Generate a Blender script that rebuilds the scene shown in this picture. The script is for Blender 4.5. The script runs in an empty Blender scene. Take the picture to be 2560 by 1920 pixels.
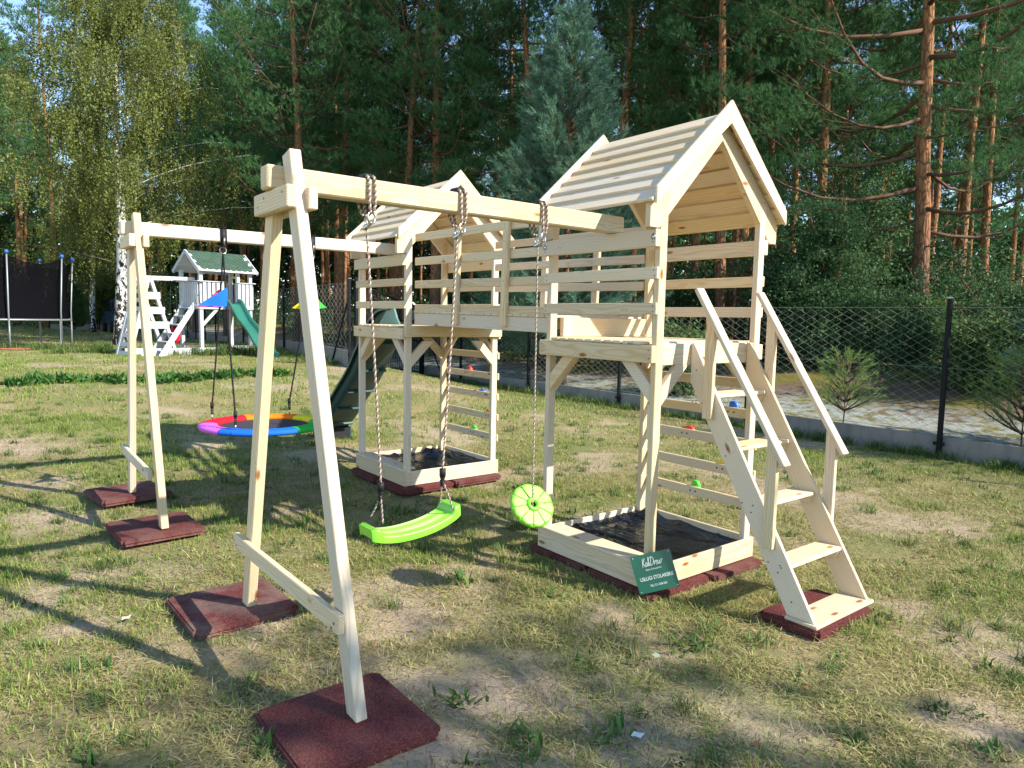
import bpy, bmesh, math, random
import numpy as np
from mathutils import Vector, Matrix

S = bpy.context.scene
COL = S.collection
R = math.radians

# ------------------------------------------------------------------ camera
cam_d = bpy.data.cameras.new('camera')
cam = bpy.data.objects.new('camera', cam_d)
COL.objects.link(cam)
yaw, pitch, roll = R(52.0625), R(-5.3765), R(1.1277)
fwd = Vector((-math.sin(yaw)*math.cos(pitch), math.cos(yaw)*math.cos(pitch), math.sin(pitch)))
rt = Vector((math.cos(yaw), math.sin(yaw), 0))
up = rt.cross(fwd)
r2 = rt*math.cos(roll)+up*math.sin(roll)
u2 = -rt*math.sin(roll)+up*math.cos(roll)
CP = Vector((3.0125, -3.5337, 1.8476))
cam.matrix_world = Matrix(((r2.x, u2.x, -fwd.x, CP.x), (r2.y, u2.y, -fwd.y, CP.y), (r2.z, u2.z, -fwd.z, CP.z), (0, 0, 0, 1)))
cam_d.sensor_width = 36
cam_d.lens = 36*1746.47/2560
cam_d.clip_start = .05
cam_d.clip_end = 600
S.camera = cam

# ------------------------------------------------------------------ light
SUN_AZ = math.atan2(.896, .444)          # from +Y towards +X
SUN_EL = R(36.5)
w = bpy.data.worlds.new('World')
S.world = w
w.use_nodes = True
nt = w.node_tree
nt.nodes.clear()
sky = nt.nodes.new('ShaderNodeTexSky')
sky.sky_type = 'NISHITA'
sky.sun_disc = False
sky.sun_elevation = SUN_EL
sky.sun_rotation = SUN_AZ
sky.air_density = 1.0
sky.dust_density = .05
sky.ozone_density = 2.5
bg = nt.nodes.new('ShaderNodeBackground')
bg.inputs[1].default_value = .15
wo = nt.nodes.new('ShaderNodeOutputWorld')
nt.links.new(sky.outputs[0], bg.inputs[0])
nt.links.new(bg.outputs[0], wo.inputs[0])
sd = bpy.data.lights.new('sun', 'SUN')
sd.energy = 4.3
sd.angle = R(.55)
sd.color = (1, .94, .83)
sun = bpy.data.objects.new('sun', sd)
COL.objects.link(sun)
sdir = Vector((math.sin(SUN_AZ)*math.cos(SUN_EL), math.cos(SUN_AZ)*math.cos(SUN_EL), math.sin(SUN_EL)))
sun.rotation_euler = (-sdir).to_track_quat('-Z', 'Y').to_euler()
sun.location = (20, 10, 25)
S.view_settings.view_transform = 'Standard'
S.view_settings.look = 'None'
S.view_settings.exposure = 1.12
S.view_settings.gamma = 1
S.view_settings.use_curve_mapping = False
S.cycles.max_bounces = 8
S.cycles.transparent_max_bounces = 24

# ------------------------------------------------------------------ node helpers
def mat(name, col=(.5, .5, .5), rough=.6, metal=0., spec=.4, **k):
    m = bpy.data.materials.new(name)
    m.use_nodes = True
    b = m.node_tree.nodes['Principled BSDF']
    b.inputs['Base Color'].default_value = (*col, 1)
    b.inputs['Roughness'].default_value = rough
    b.inputs['Metallic'].default_value = metal
    b.inputs['Specular IOR Level'].default_value = spec
    return m

class NB:
    def __init__(s, m):
        s.nt = m.node_tree
        s.b = s.nt.nodes.get('Principled BSDF')
    def n(s, t, **k):
        x = s.nt.nodes.new(t)
        for a, v in k.items():
            if a.startswith('i_'):
                key = a[2:].replace('_', ' ')
                x.inputs[key].default_value = v
            else:
                setattr(x, a, v)
        return x
    def l(s, a, b):
        s.nt.links.new(a, b)
    def math(s, op, a, b=None, clamp=False):
        x = s.nt.nodes.new('ShaderNodeMath')
        x.operation = op
        x.use_clamp = clamp
        for i, v in enumerate((a, b)):
            if v is None: continue
            if isinstance(v, (int, float)): x.inputs[i].default_value = v
            else: s.l(v, x.inputs[i])
        return x.outputs[0]
    def ramp(s, f, stops, interp='LINEAR'):
        x = s.nt.nodes.new('ShaderNodeValToRGB')
        e = x.color_ramp.elements
        x.color_ramp.interpolation = interp
        while len(e) < len(stops): e.new(.5)
        for q, (p, c) in zip(e, stops):
            q.position = p
            q.color = (*c, 1) if len(c) == 3 else c
        s.l(f, x.inputs[0])
        return x.outputs[0]
    def mix(s, f, a, b, mode='MIX'):
        x = s.nt.nodes.new('ShaderNodeMix')
        x.data_type = 'RGBA'
        x.blend_type = mode
        x.clamp_factor = True
        for i, v in ((0, f), (6, a), (7, b)):
            if isinstance(v, (int, float)): x.inputs[i].default_value = v
            elif isinstance(v, tuple): x.inputs[i].default_value = (*v, 1)
            else: s.l(v, x.inputs[i])
        return x.outputs[2]
    def noise(s, v, scale, detail=3, rough=.55, dist=0.):
        x = s.n('ShaderNodeTexNoise')
        x.inputs['Scale'].default_value = scale
        x.inputs['Detail'].default_value = detail
        x.inputs['Roughness'].default_value = rough
        x.inputs['Distortion'].default_value = dist
        if v is not None: s.l(v, x.inputs['Vector'])
        return x.outputs['Fac']
    def obj(s):
        return s.n('ShaderNodeTexCoord').outputs['Object']
    def mapv(s, v, sc=(1, 1, 1), loc=(0, 0, 0)):
        x = s.n('ShaderNodeMapping')
        x.inputs['Scale'].default_value = sc
        x.inputs['Location'].default_value = loc
        s.l(v, x.inputs['Vector'])
        return x.outputs[0]
    def bump(s, h, strength=.3, dist=.01):
        x = s.n('ShaderNodeBump')
        x.inputs['Strength'].default_value = strength
        x.inputs['Distance'].default_value = dist
        s.l(h, x.inputs['Height'])
        s.l(x.outputs[0], s.b.inputs['Normal'])
    def base(s, c):
        s.l(c, s.b.inputs['Base Color'])

# ------------------------------------------------------------------ materials
def wood_mat(name, pale, dark, knot, contrast=1.):
    m = mat(name, pale, .62, spec=.25)
    q = NB(m)
    oi = q.n('ShaderNodeObjectInfo').outputs['Random']
    o = q.obj()
    offs = q.n('ShaderNodeCombineXYZ')
    q.l(q.math('MULTIPLY', oi, 37.), offs.inputs[0])
    q.l(q.math('MULTIPLY', q.math('SUBTRACT', q.math('FRACT', q.math('MULTIPLY', oi, 17.3)), .5), .14), offs.inputs[1])
    q.l(q.math('MULTIPLY', q.math('SUBTRACT', q.math('FRACT', q.math('MULTIPLY', oi, 41.7)), .5), .22), offs.inputs[2])
    av = q.n('ShaderNodeVectorMath', operation='ADD')
    q.l(o, av.inputs[0]); q.l(offs.outputs[0], av.inputs[1])
    v = av.outputs[0]
    # slow wander of the pith along the board
    wn = q.n('ShaderNodeTexNoise')
    wn.inputs['Scale'].default_value = 1.
    wn.inputs['Detail'].default_value = 2
    q.l(q.mapv(v, (1.6, 9, 9)), wn.inputs['Vector'])
    wsub = q.n('ShaderNodeVectorMath', operation='MULTIPLY_ADD')
    q.l(wn.outputs['Color'], wsub.inputs[0])
    wsub.inputs[1].default_value = (0, .055, .075)
    q.l(v, wsub.inputs[2])
    sep = q.n('ShaderNodeSeparateXYZ')
    q.l(wsub.outputs[0], sep.inputs[0])
    rad = q.math('SQRT', q.math('ADD', q.math('POWER', q.math('ADD', sep.outputs[1], .05), 2.), q.math('POWER', sep.outputs[2], 2.)))
    # knots
    kv = q.n('ShaderNodeTexVoronoi')
    kv.inputs['Scale'].default_value = 1.
    q.l(q.mapv(v, (3.3, 9., 9.)), kv.inputs['Vector'])
    ks = q.n('ShaderNodeSeparateColor')
    q.l(kv.outputs['Color'], ks.inputs[0])
    on = q.math('GREATER_THAN', ks.outputs[0], .55)
    kd = q.math('ADD', kv.outputs['Distance'], q.math('MULTIPLY', q.math('SUBTRACT', 1., on), 9.))
    swirl = q.math('MULTIPLY', q.math('SUBTRACT', 1., q.math('MULTIPLY', kd, 3.2, ), clamp=True), .035)
    ring = q.math('SINE', q.math('MULTIPLY', q.math('ADD', rad, swirl), 2*math.pi/.0115))
    ringf = q.math('POWER', q.math('ADD', q.math('MULTIPLY', ring, .5), .5), 2.2)
    fine = q.noise(q.mapv(v, (3, 160, 160)), 1., 3)
    gf = q.math('MULTIPLY', ringf, q.math('ADD', .25, q.math('MULTIPLY', fine, .75)))
    c = q.mix(q.math('MULTIPLY', gf, .62*contrast), pale, dark)
    big = q.noise(q.mapv(v, (.9, 4, 4)), 1., 2)
    c = q.mix(q.math('MULTIPLY', q.math('SUBTRACT', big, .42, True), 1.3), c, (pale[0]*.93, pale[1]*.80, pale[2]*.62))
    kc = q.ramp(kd, [(0., knot), (.085, (knot[0]*1.7, knot[1]*1.5, knot[2]*1.3)), (.13, dark), (.2, pale)])
    kf = q.ramp(kd, [(0, (1, 1, 1)), (.10, (.9, .9, .9)), (.20, (0, 0, 0))])
    c = q.mix(kf, c, kc)
    br = q.math('ADD', .88, q.math('MULTIPLY', q.math('FRACT', q.math('MULTIPLY', oi, 91.1)), .18))
    hs = q.n('ShaderNodeHueSaturation')
    q.l(br, hs.inputs['Value']); q.l(c, hs.inputs['Color'])
    q.l(q.math('ADD', .80, q.math('MULTIPLY', q.math('FRACT', q.math('MULTIPLY', oi, 53.)), .38)), hs.inputs['Saturation'])
    q.base(hs.outputs[0])
    q.bump(q.math('ADD', gf, q.math('MULTIPLY', fine, .6)), .12, .002)
    return m

M = {}
M['wood'] = wood_mat('planed_pine', (.71, .585, .405), (.50, .345, .18), (.19, .085, .04), 1.3)
M['paint'] = wood_mat('weathered_white_paint', (.58, .60, .63), (.44, .46, .49), (.42, .40, .38), .6)

def simple(name, col, rough=.5, spec=.4, metal=0., nscale=None, var=.2, bump=0., bscale=80):
    m = mat(name, col, rough, metal, spec)
    q = NB(m)
    o = q.obj()
    if nscale:
        f = q.noise(o, nscale, 4)
        q.base(q.mix(f, tuple(x*(1-var) for x in col), tuple(min(1, x*(1+var)) for x in col)))
    if bump:
        q.bump(q.noise(o, bscale, 3), bump, .004)
    M[name] = m
    return m

# rubber granulate
m = mat('rubber_granulate', (.12, .02, .02), .92, spec=.15)
q = NB(m); o = q.obj()
v_ = q.n('ShaderNodeTexVoronoi'); v_.inputs['Scale'].default_value = 170; q.l(o, v_.inputs['Vector'])
gs = q.n('ShaderNodeSeparateColor'); q.l(v_.outputs['Color'], gs.inputs[0])
gc = q.ramp(gs.outputs[0], [(0, (.062, .017, .018)), (.5, (.110, .026, .025)), (1, (.17, .050, .044))])
oi = q.n('ShaderNodeObjectInfo').outputs['Random']
o2 = q.n('ShaderNodeVectorMath', operation='ADD'); q.l(o, o2.inputs[0])
cx = q.n('ShaderNodeCombineXYZ'); q.l(q.math('MULTIPLY', oi, 40.), cx.inputs[0]); q.l(cx.outputs[0], o2.inputs[1])
dirt = q.noise(o2.outputs[0], 4.5, 5, .65)
dustiness = q.n('ShaderNodeAttribute', attribute_type='OBJECT', attribute_name='dust').outputs['Fac']
df = q.math('MULTIPLY', q.ramp(dirt, [(.38, (0, 0, 0)), (.68, (1, 1, 1))]), dustiness)
gc = q.mix(df, gc, (.23, .175, .14))
q.base(gc)
q.bump(v_.outputs['Distance'], .7, .004)
M['rubber'] = m

simple('lime_plastic', (.20, .56, .035), .38, .5, nscale=3, var=.06)
simple('dark_green_plastic', (.020, .055, .05), .42, .5, nscale=2, var=.1)
simple('teal_plastic', (.03, .16, .115), .3, .5, nscale=2, var=.08)
simple('galvanised_steel', (.55, .55, .53), .32, .5, 1., nscale=30, var=.15)
simple('black_nylon', (.012, .012, .013), .6, .3)
simple('rope_brown', (.22, .145, .11), .8, .2, nscale=60, var=.3)
simple('rope_white', (.50, .43, .36), .8, .2, nscale=60, var=.15)
simple('black_paint', (.007, .008, .010), .55, .2, nscale=10, var=.3)
simple('sign_green', (.006, .105, .062), .22, .5)
simple('white_print', (.82, .84, .82), .5, .3)
simple('blue_cap', (.03, .12, .5), .5)
simple('zinc_tube', (.26, .28, .29), .45, .4, .4, nscale=12, var=.1)
simple('paper_label', (.6, .6, .52), .7, .2)
simple('dark_rubber_board', (.02, .02, .021), .7, .2)
for n_, c_ in dict(cloth_red=(.62, .012, .025), cloth_orange=(.85, .20, .01), cloth_yellow=(.85, .68, .02), cloth_green=(.03, .42, .05), cloth_blue=(.01, .12, .62), cloth_purple=(.50, .12, .55), cloth_black=(.045, .045, .055), flag_blue=(.01, .13, .70), flag_green=(.06, .62, .07)).items():
    simple(n_, c_, .75, .2, nscale=25, var=.12)
for n_, c_ in dict(hold_blue=(.02, .14, .65), hold_red=(.75, .05, .015), hold_green=(.08, .6, .03), hold_yellow=(.8, .55, .02), hold_orange=(.85, .16, .01)).items():
    simple(n_, c_, .4, .5)
simple('terracotta', (.36, .12, .07), .85, .2, nscale=20, var=.2)
simple('car_paint', (.02, .045, .10), .25, .6)
simple('car_glass', (.02, .025, .03), .08, .6)
simple('tyre', (.02, .02, .02), .8)

# concrete
m = mat('concrete', (.3, .29, .27), .9, spec=.15); q = NB(m); o = q.obj()
f1 = q.noise(o, 3, 6, .65); f2 = q.noise(o, 60, 3)
st = q.noise(q.mapv(o, (6, 6, .7)), 1., 4, .6)
c = q.mix(f1, (.19, .172, .15), (.36, .33, .285))
c = q.mix(q.math('MULTIPLY', q.ramp(st, [(.45, (0, 0, 0)), (.75, (1, 1, 1))]), .5), c, (.10, .092, .082))
q.base(q.mix(q.math('MULTIPLY', f2, .35), c, (.16, .155, .15)))
q.bump(f2, .5, .006)
M['concrete'] = m

# black foil
m = mat('black_foil', (.008, .009, .011), .2, spec=.7); q = NB(m); o = q.obj()
q.bump(q.noise(q.mapv(o, (5, 11, 5)), 1., 3, .5, 1.8), .5, .03)
q.base(q.mix(q.ramp(q.noise(o, 5, 3, .5), [(.5, (0, 0, 0)), (.75, (1, 1, 1))]), (.006, .0075, .011), (.016, .016, .017)))
M['foil'] = m

# shingles
m = mat('green_shingle', (.04, .13, .08), .95, spec=.15); q = NB(m); o = q.obj()
oi = q.n('ShaderNodeObjectInfo').outputs['Random']
c = q.mix(q.noise(o, 150, 2), (.035, .068, .048), (.075, .125, .088))
q.base(q.mix(q.math('MULTIPLY', oi, .45), c, (.022, .05, .035)))
M['shingle'] = m

# netting (a woven net: really see-through)
m = bpy.data.materials.new('black_netting'); m.use_nodes = True
nt_ = m.node_tree
b_ = nt_.nodes['Principled BSDF']; b_.inputs['Base Color'].default_value = (.006, .006, .008, 1); b_.inputs['Roughness'].default_value = 1; b_.inputs['Specular IOR Level'].default_value = 0
tr = nt_.nodes.new('ShaderNodeBsdfTransparent'); mx = nt_.nodes.new('ShaderNodeMixShader'); mx.inputs[0].default_value = .86
nt_.links.new(tr.outputs[0], mx.inputs[1]); nt_.links.new(b_.outputs[0], mx.inputs[2]); nt_.links.new(mx.outputs[0], nt_.nodes['Material Output'].inputs[0])
M['net'] = m

# bark
def bark_pine():
    m = mat('pine_bark', (.2, .1, .05), .9, spec=.1); q = NB(m); o = q.obj()
    oi = q.n('ShaderNodeObjectInfo').outputs['Random']
    sep = q.n('ShaderNodeSeparateXYZ'); q.l(o, sep.inputs[0])
    vv = q.n('ShaderNodeTexVoronoi', feature='DISTANCE_TO_EDGE'); vv.inputs['Scale'].default_value = 1.
    q.l(q.mapv(o, (11, 11, 3.2)), vv.inputs['Vector'])
    nn = q.noise(q.mapv(o, (8, 8, 2.5)), 1.5, 5, .65)
    hgt = q.math('ADD', q.math('MULTIPLY', sep.outputs[2], .16), q.math('MULTIPLY', q.math('SUBTRACT', nn, .5), .7))
    low = q.mix(nn, (.06, .042, .032), (.19, .125, .09))
    hi = q.mix(nn, (.22, .095, .042), (.44, .225, .105))
    c = q.mix(q.ramp(hgt, [(.12, (0, 0, 0)), (.62, (1, 1, 1))]), low, hi)
    c = q.mix(q.ramp(vv.outputs['Distance'], [(0, (.75, .75, .75)), (.12, (0, 0, 0))]), c, (.05, .03, .022))
    q.base(c)
    q.bump(vv.outputs['Distance'], .8, .05)
    return m
M['pine_bark'] = bark_pine()
simple('branch_bark', (.15, .085, .055), .9, .1, nscale=6, var=.4)
simple('twig_bark', (.10, .08, .06), .9, .1, nscale=6, var=.3)
m = mat('birch_bark', (.7, .68, .64), .8, spec=.2); q = NB(m); o = q.obj()
sep = q.n('ShaderNodeSeparateXYZ'); q.l(o, sep.inputs[0])
n1 = q.noise(q.mapv(o, (5.5, 5.5, 3.2)), 1.6, 4, .62, .6)
n2 = q.noise(q.mapv(o, (2, 2, 20)), 1.6, 3)
lowf = q.math('MULTIPLY', q.math('SUBTRACT', 1., q.math('MULTIPLY', sep.outputs[2], .30), True), .13)
c = q.mix(n2, (.62, .60, .56), (.78, .77, .73))
bl = q.ramp(q.math('ADD', n1, lowf), [(.545, (0, 0, 0)), (.58, (1, 1, 1))])
q.base(q.mix(bl, c, (.025, .022, .02)))
q.bump(n1, .4, .03)
M['birch_bark'] = m

# foliage: colour per shoot from attribute, part of the light goes through
def leaf_mat(name, dark, light, trans=.3, rough=.5, nscale=.5, spec=.3):
    m = mat(name, light, rough, spec=spec); q = NB(m)
    o = q.obj()
    at = q.n('ShaderNodeAttribute', attribute_name='var').outputs['Fac']
    n = q.noise(o, nscale, 3)
    oi = q.n('ShaderNodeObjectInfo').outputs['Random']
    f = q.math('ADD', q.math('MULTIPLY', at, .65), q.math('MULTIPLY', q.math('SUBTRACT', n, .3), .7), True)
    f = q.math('ADD', f, q.math('MULTIPLY', q.math('SUBTRACT', oi, .5), .25), True)
    c = q.mix(f, dark, light)
    q.base(c)
    t = q.n('ShaderNodeBsdfTranslucent'); q.l(c, t.inputs[0])
    mx = q.n('ShaderNodeMixShader'); mx.inputs[0].default_value = trans
    q.l(q.b.outputs[0], mx.inputs[1]); q.l(t.outputs[0], mx.inputs[2])
    q.l(mx.outputs[0], q.nt.nodes['Material Output'].inputs[0])
    M[name] = m
leaf_mat('pine_needles', (.040, .112, .044), (.135, .270, .095), .34, .75, nscale=.9, spec=.12)
leaf_mat('blue_needles', (.075, .165, .110), (.21, .36, .235), .28, .7, spec=.15, nscale=1.2)
leaf_mat('seedling_needles', (.09, .17, .05), (.26, .38, .09), .35, nscale=3)
leaf_mat('birch_leaves', (.085, .115, .024), (.24, .27, .065), .40)
leaf_mat('shrub_leaves', (.034, .090, .036), (.115, .205, .070), .36, .6, spec=.2)
leaf_mat('bright_leaves', (.05, .10, .02), (.13, .22, .05), .35)
leaf_mat('thuja_leaves', (.05, .11, .02), (.15, .24, .05), .25)

# grass blades take their own colour from an attribute
m = mat('grass_blades', (.2, .2, .05), .7, spec=.2); q = NB(m)
at = q.n('ShaderNodeAttribute', attribute_name='tint').outputs['Color']
q.base(at)
t = q.n('ShaderNodeBsdfTranslucent'); q.l(at, t.inputs[0])
mx = q.n('ShaderNodeMixShader'); mx.inputs[0].default_value = .25
q.l(q.b.outputs[0], mx.inputs[1]); q.l(t.outputs[0], mx.inputs[2]); q.l(mx.outputs[0], q.nt.nodes['Material Output'].inputs[0])
M['grass'] = m

# ------------------------------------------------------------------ object helpers
def link(o, parent=None):
    COL.objects.link(o)
    if parent is not None:
        o.parent = parent
        o.matrix_parent_inverse = WM[parent.name].inverted()
    WM[o.name] = o.matrix_basis.copy()
    return o
WM = {}

def tag(o, label=None, cat=None, group=None, kind=None):
    if label: o['label'] = label
    if cat: o['category'] = cat
    if group: o['group'] = group
    if kind: o['kind'] = kind
    return o

def thing(name, loc, label, cat, group=None):
    o = bpy.data.objects.new(name, None)
    o.empty_display_size = .2
    o.matrix_basis = Matrix.Translation(loc)
    link(o)
    return tag(o, label, cat, group)

def meshobj(name, me, parent=None, basis=None):
    o = bpy.data.objects.new(name, me)
    if basis is not None: o.matrix_basis = basis
    return link(o, parent)

def np_mesh(name, verts, faces, mats, smooth=False, attr=None, tint=None, midx=None):
    """verts (n,3); faces (m,k) all of one size k, or list of arrays of different k"""
    me = bpy.data.meshes.new(name)
    verts = np.asarray(verts, np.float32)
    if not isinstance(faces, list): faces = [faces]
    faces = [np.asarray(f, np.int32) for f in faces if len(f)]
    me.vertices.add(len(verts))
    me.vertices.foreach_set('co', verts.ravel())
    loops = np.concatenate([f.ravel() for f in faces])
    sizes = np.concatenate([np.full(len(f), f.shape[1], np.int32) for f in faces])
    starts = np.concatenate([[0], np.cumsum(sizes)[:-1]]).astype(np.int32)
    me.loops.add(len(loops))
    me.loops.foreach_set('vertex_index', loops)
    me.polygons.add(len(sizes))
    me.polygons.foreach_set('loop_start', starts)
    me.polygons.foreach_set('loop_total', sizes)
    if smooth: me.polygons.foreach_set('use_smooth', np.ones(len(sizes), bool))
    if midx is not None: me.polygons.foreach_set('material_index', np.asarray(midx, np.int32))
    for mm in (mats if isinstance(mats, (list, tuple)) else [mats]): me.materials.append(mm)
    if attr is not None:
        a = me.attributes.new('var', 'FLOAT', 'POINT')
        a.data.foreach_set('value', np.asarray(attr, np.float32))
    if tint is not None:
        a = me.attributes.new('tint', 'FLOAT_COLOR', 'POINT')
        a.data.foreach_set('color', np.asarray(tint, np.float32).ravel())
    me.update(calc_edges=True)
    return me

def frame(x, z_hint):
    x = Vector(x).normalized()
    y = Vector(z_hint).cross(x)
    if y.length < 1e-5: y = Vector((0, 1, 0)).cross(x)
    y.normalize()
    z = x.cross(y)
    return x, y, z

BOX = {}
def box_mesh(lx, ly, lz, bev, m):
    k = (round(lx, 3), round(ly, 3), round(lz, 3), bev, m.name)
    if k in BOX: return BOX[k]
    bm = bmesh.new()
    bmesh.ops.create_cube(bm, size=1)
    for v in bm.verts: v.co = (v.co.x*lx, v.co.y*ly, v.co.z*lz)
    if bev: bmesh.ops.bevel(bm, geom=list(bm.edges), offset=min(bev, .3*min(lx, ly, lz)), segments=1, affect='EDGES')
    me = bpy.data.meshes.new('board'); bm.to_mesh(me); bm.free()
    me.materials.append(m)
    BOX[k] = me
    return me

def board(name, a, b, upv, wdt, thk, parent=None, m=None, bev=.004, jitter=0.):
    """a board from a to b, wdt along upv, thk across"""
    a, b = Vector(a), Vector(b)
    x, y, z = frame(b-a, upv)
    mid = (a+b)/2
    B = Matrix(((x.x, y.x, z.x, mid.x), (x.y, y.y, z.y, mid.y), (x.z, y.z, z.z, mid.z), (0, 0, 0, 1)))
    return meshobj(name, box_mesh((b-a).length, thk, wdt, bev, m or M['wood']), parent, B)

def cube(name, lo, hi, parent=None, m=None, bev=.004):
    """axis aligned board; local x along its longest side so the grain runs along it"""
    lo, hi = Vector(lo), Vector(hi)
    d = hi-lo; c = (lo+hi)/2
    ax = max(range(3), key=lambda i: d[i])
    e = [Vector((1, 0, 0)), Vector((0, 1, 0)), Vector((0, 0, 1))]
    o = [i for i in range(3) if i != ax]
    thin, wide = sorted(o, key=lambda i: d[i])
    return board(name, c-e[ax]*d[ax]/2, c+e[ax]*d[ax]/2, e[wide], d[wide], d[thin], parent, m, bev)

def prism(name, poly, O, ex, ez, thk, parent=None, m=None, bev=.003):
    """extrude a 2-D outline (ex, ez plane) by thk, centred; local x along ex"""
    ex, ez = Vector(ex).normalized(), Vector(ez).normalized()
    ey = ez.cross(ex)
    bm = bmesh.new()
    f = [bm.verts.new((p[0], -thk/2, p[1])) for p in poly]
    k = [bm.verts.new((p[0], thk/2, p[1])) for p in poly]
    n = len(poly)
    bm.faces.new(f); bm.faces.new(k[::-1])
    for i in range(n): bm.faces.new((f[i], k[i], k[(i+1) % n], f[(i+1) % n]))
    bmesh.ops.recalc_face_normals(bm, faces=bm.faces)
    if bev: bmesh.ops.bevel(bm, geom=list(bm.edges), offset=bev, segments=1, affect='EDGES')
    me = bpy.data.meshes.new(name); bm.to_mesh(me); bm.free()
    me.materials.append(m or M['wood'])
    O = Vector(O)
    B = Matrix(((ex.x, ey.x, ez.x, O.x), (ex.y, ey.y, ez.y, O.y), (ex.z, ey.z, ez.z, O.z), (0, 0, 0, 1)))
    return meshobj(name, me, parent, B)

def tube_arrays(path, rad, sides=8, closed=False, cap=True):
    """path (n,3), rad scalar or (n,) -> verts, quads, (caps as quads/tris lists)"""
    P = np.asarray(path, float); n = len(P)
    rad = np.broadcast_to(np.asarray(rad, float), (n,))
    T = np.empty_like(P)
    if closed:
        T = np.roll(P, -1, 0)-np.roll(P, 1, 0)
    else:
        T[1:-1] = P[2:]-P[:-2]; T[0] = P[1]-P[0]; T[-1] = P[-1]-P[-2]
    T /= np.linalg.norm(T, axis=1)[:, None]+1e-12
    ref = np.array([0, 0, 1.]) if abs(T[0, 2]) < .9 else np.array([1., 0, 0])
    U = np.empty_like(P)
    u = np.cross(T[0], ref); u /= np.linalg.norm(u)
    for i in range(n):
        u = u-T[i]*np.dot(u, T[i]); u /= np.linalg.norm(u)+1e-12
        U[i] = u
    V = np.cross(T, U)
    a = np.arange(sides)*2*np.pi/sides
    vs = P[:, None]+rad[:, None, None]*(np.cos(a)[None, :, None]*U[:, None]+np.sin(a)[None, :, None]*V[:, None])
    i = np.arange(n if closed else n-1)[:, None]; j = np.arange(sides)[None]
    i2 = (i+1) % n; j2 = (j+1) % sides
    q = np.stack([i*sides+j, i*sides+j2, i2*sides+j2, i2*sides+j], -1).reshape(-1, 4)
    return vs.reshape(-1, 3), q

class MB:
    """collects pieces of ONE part"""
    def __init__(s): s.v = []; s.q = []; s.t = []; s.n = 0; s.qm = []; s.tm = []
    def add(s, v, q=None, t=None, mi=0):
        s.v.append(np.asarray(v, float))
        if q is not None and len(q): s.q.append(np.asarray(q)+s.n); s.qm += [mi]*len(q)
        if t is not None and len(t): s.t.append(np.asarray(t)+s.n); s.tm += [mi]*len(t)
        s.n += len(v)
    def tube(s, path, rad, sides=8, closed=False, mi=0):
        v, q = tube_arrays(path, rad, sides, closed)
        n0 = s.n
        s.add(v, q, mi=mi)
        if not closed:
            n = len(path)
            c0 = np.asarray(path[0])[None]; c1 = np.asarray(path[-1])[None]
            k = s.n
            s.v += [c0, c1]; s.n += 2
            j = np.arange(sides); j2 = (j+1) % sides
            s.t.append(np.stack([np.full(sides, k), n0+j2, n0+j], 1)); s.tm += [mi]*sides
            b = n0+(n-1)*sides
            s.t.append(np.stack([np.full(sides, k+1), b+j, b+j2], 1)); s.tm += [mi]*sides
        return s
    def box(s, lo, hi, mi=0):
        lo = np.array(lo, float); hi = np.array(hi, float)
        v = np.array([[(lo, hi)[a][0], (lo, hi)[b][1], (lo, hi)[c][2]] for a in (0, 1) for b in (0, 1) for c in (0, 1)])
        q = [[0, 1, 3, 2], [4, 6, 7, 5], [0, 4, 5, 1], [2, 3, 7, 6], [0, 2, 6, 4], [1, 5, 7, 3]]
        s.add(v, q, mi=mi); return s
    def mesh(s, name, mats, smooth=False, O=(0, 0, 0)):
        v = np.concatenate(s.v)-np.asarray(O)
        f = []
        mi = []
        if s.q: f.append(np.concatenate(s.q)); mi += s.qm
        if s.t: f.append(np.concatenate(s.t)); mi += s.tm
        return np_mesh(name, v, f, mats, smooth, midx=mi)
    def obj(s, name, mats, parent=None, smooth=False):
        allv = np.concatenate(s.v)
        O = (allv.min(0)+allv.max(0))/2
        return meshobj(name, s.mesh(name, mats, smooth, O), parent, Matrix.Translation(Vector(O)))

def vnoise(x, y, seed=0):
    """smooth 2-D value noise 0..1 (vectorised)"""
    rs = np.random.RandomState(seed)
    T = rs.rand(256, 256)
    xi = np.floor(x).astype(int); yi = np.floor(y).astype(int)
    fx = x-xi; fy = y-yi
    fx = fx*fx*(3-2*fx); fy = fy*fy*(3-2*fy)
    a = T[xi % 256, yi % 256]; b = T[(xi+1) % 256, yi % 256]; c = T[xi % 256, (yi+1) % 256]; d = T[(xi+1) % 256, (yi+1) % 256]
    return (a*(1-fx)+b*fx)*(1-fy)+(c*(1-fx)+d*fx)*fy
def fbm(x, y, seed=0, oct=4):
    s = 0; a = .5; t = 0
    for i in range(oct):
        s = s+a*vnoise(x*2**i, y*2**i, seed+i); t += a; a *= .5
    return s/t

def sstep(t):
    t = np.clip(t, 0, 1); return t*t*(3-2*t)
def ground_h(x, y):
    x = np.asarray(x, float); y = np.asarray(y, float)
    return .58*sstep((-x-4)/11)*(1-sstep((y-4.5)/3))+.55*sstep((-x-30)/25)*sstep((y-4.5)/3)
def gh(x, y): return float(ground_h(x, y))

# ------------------------------------------------------------------ ground
FEN = lambda x: 7.38-.027*(x+.99)            # fence line, right-hand run
def sheet(name, xs, ys, h, m, kind='structure'):
    X, Y = np.meshgrid(xs, ys, indexing='ij')
    Z = h(X, Y)
    v = np.stack([X, Y, Z], -1).reshape(-1, 3)
    nx, ny = len(xs), len(ys)
    i = np.arange(nx-1)[:, None]; j = np.arange(ny-1)[None]
    q = np.stack([i*ny+j, (i+1)*ny+j, (i+1)*ny+j+1, i*ny+j+1], -1).reshape(-1, 4)
    o = meshobj(name, np_mesh(name, v, q, m, True))
    return tag(o, kind=kind)

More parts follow.
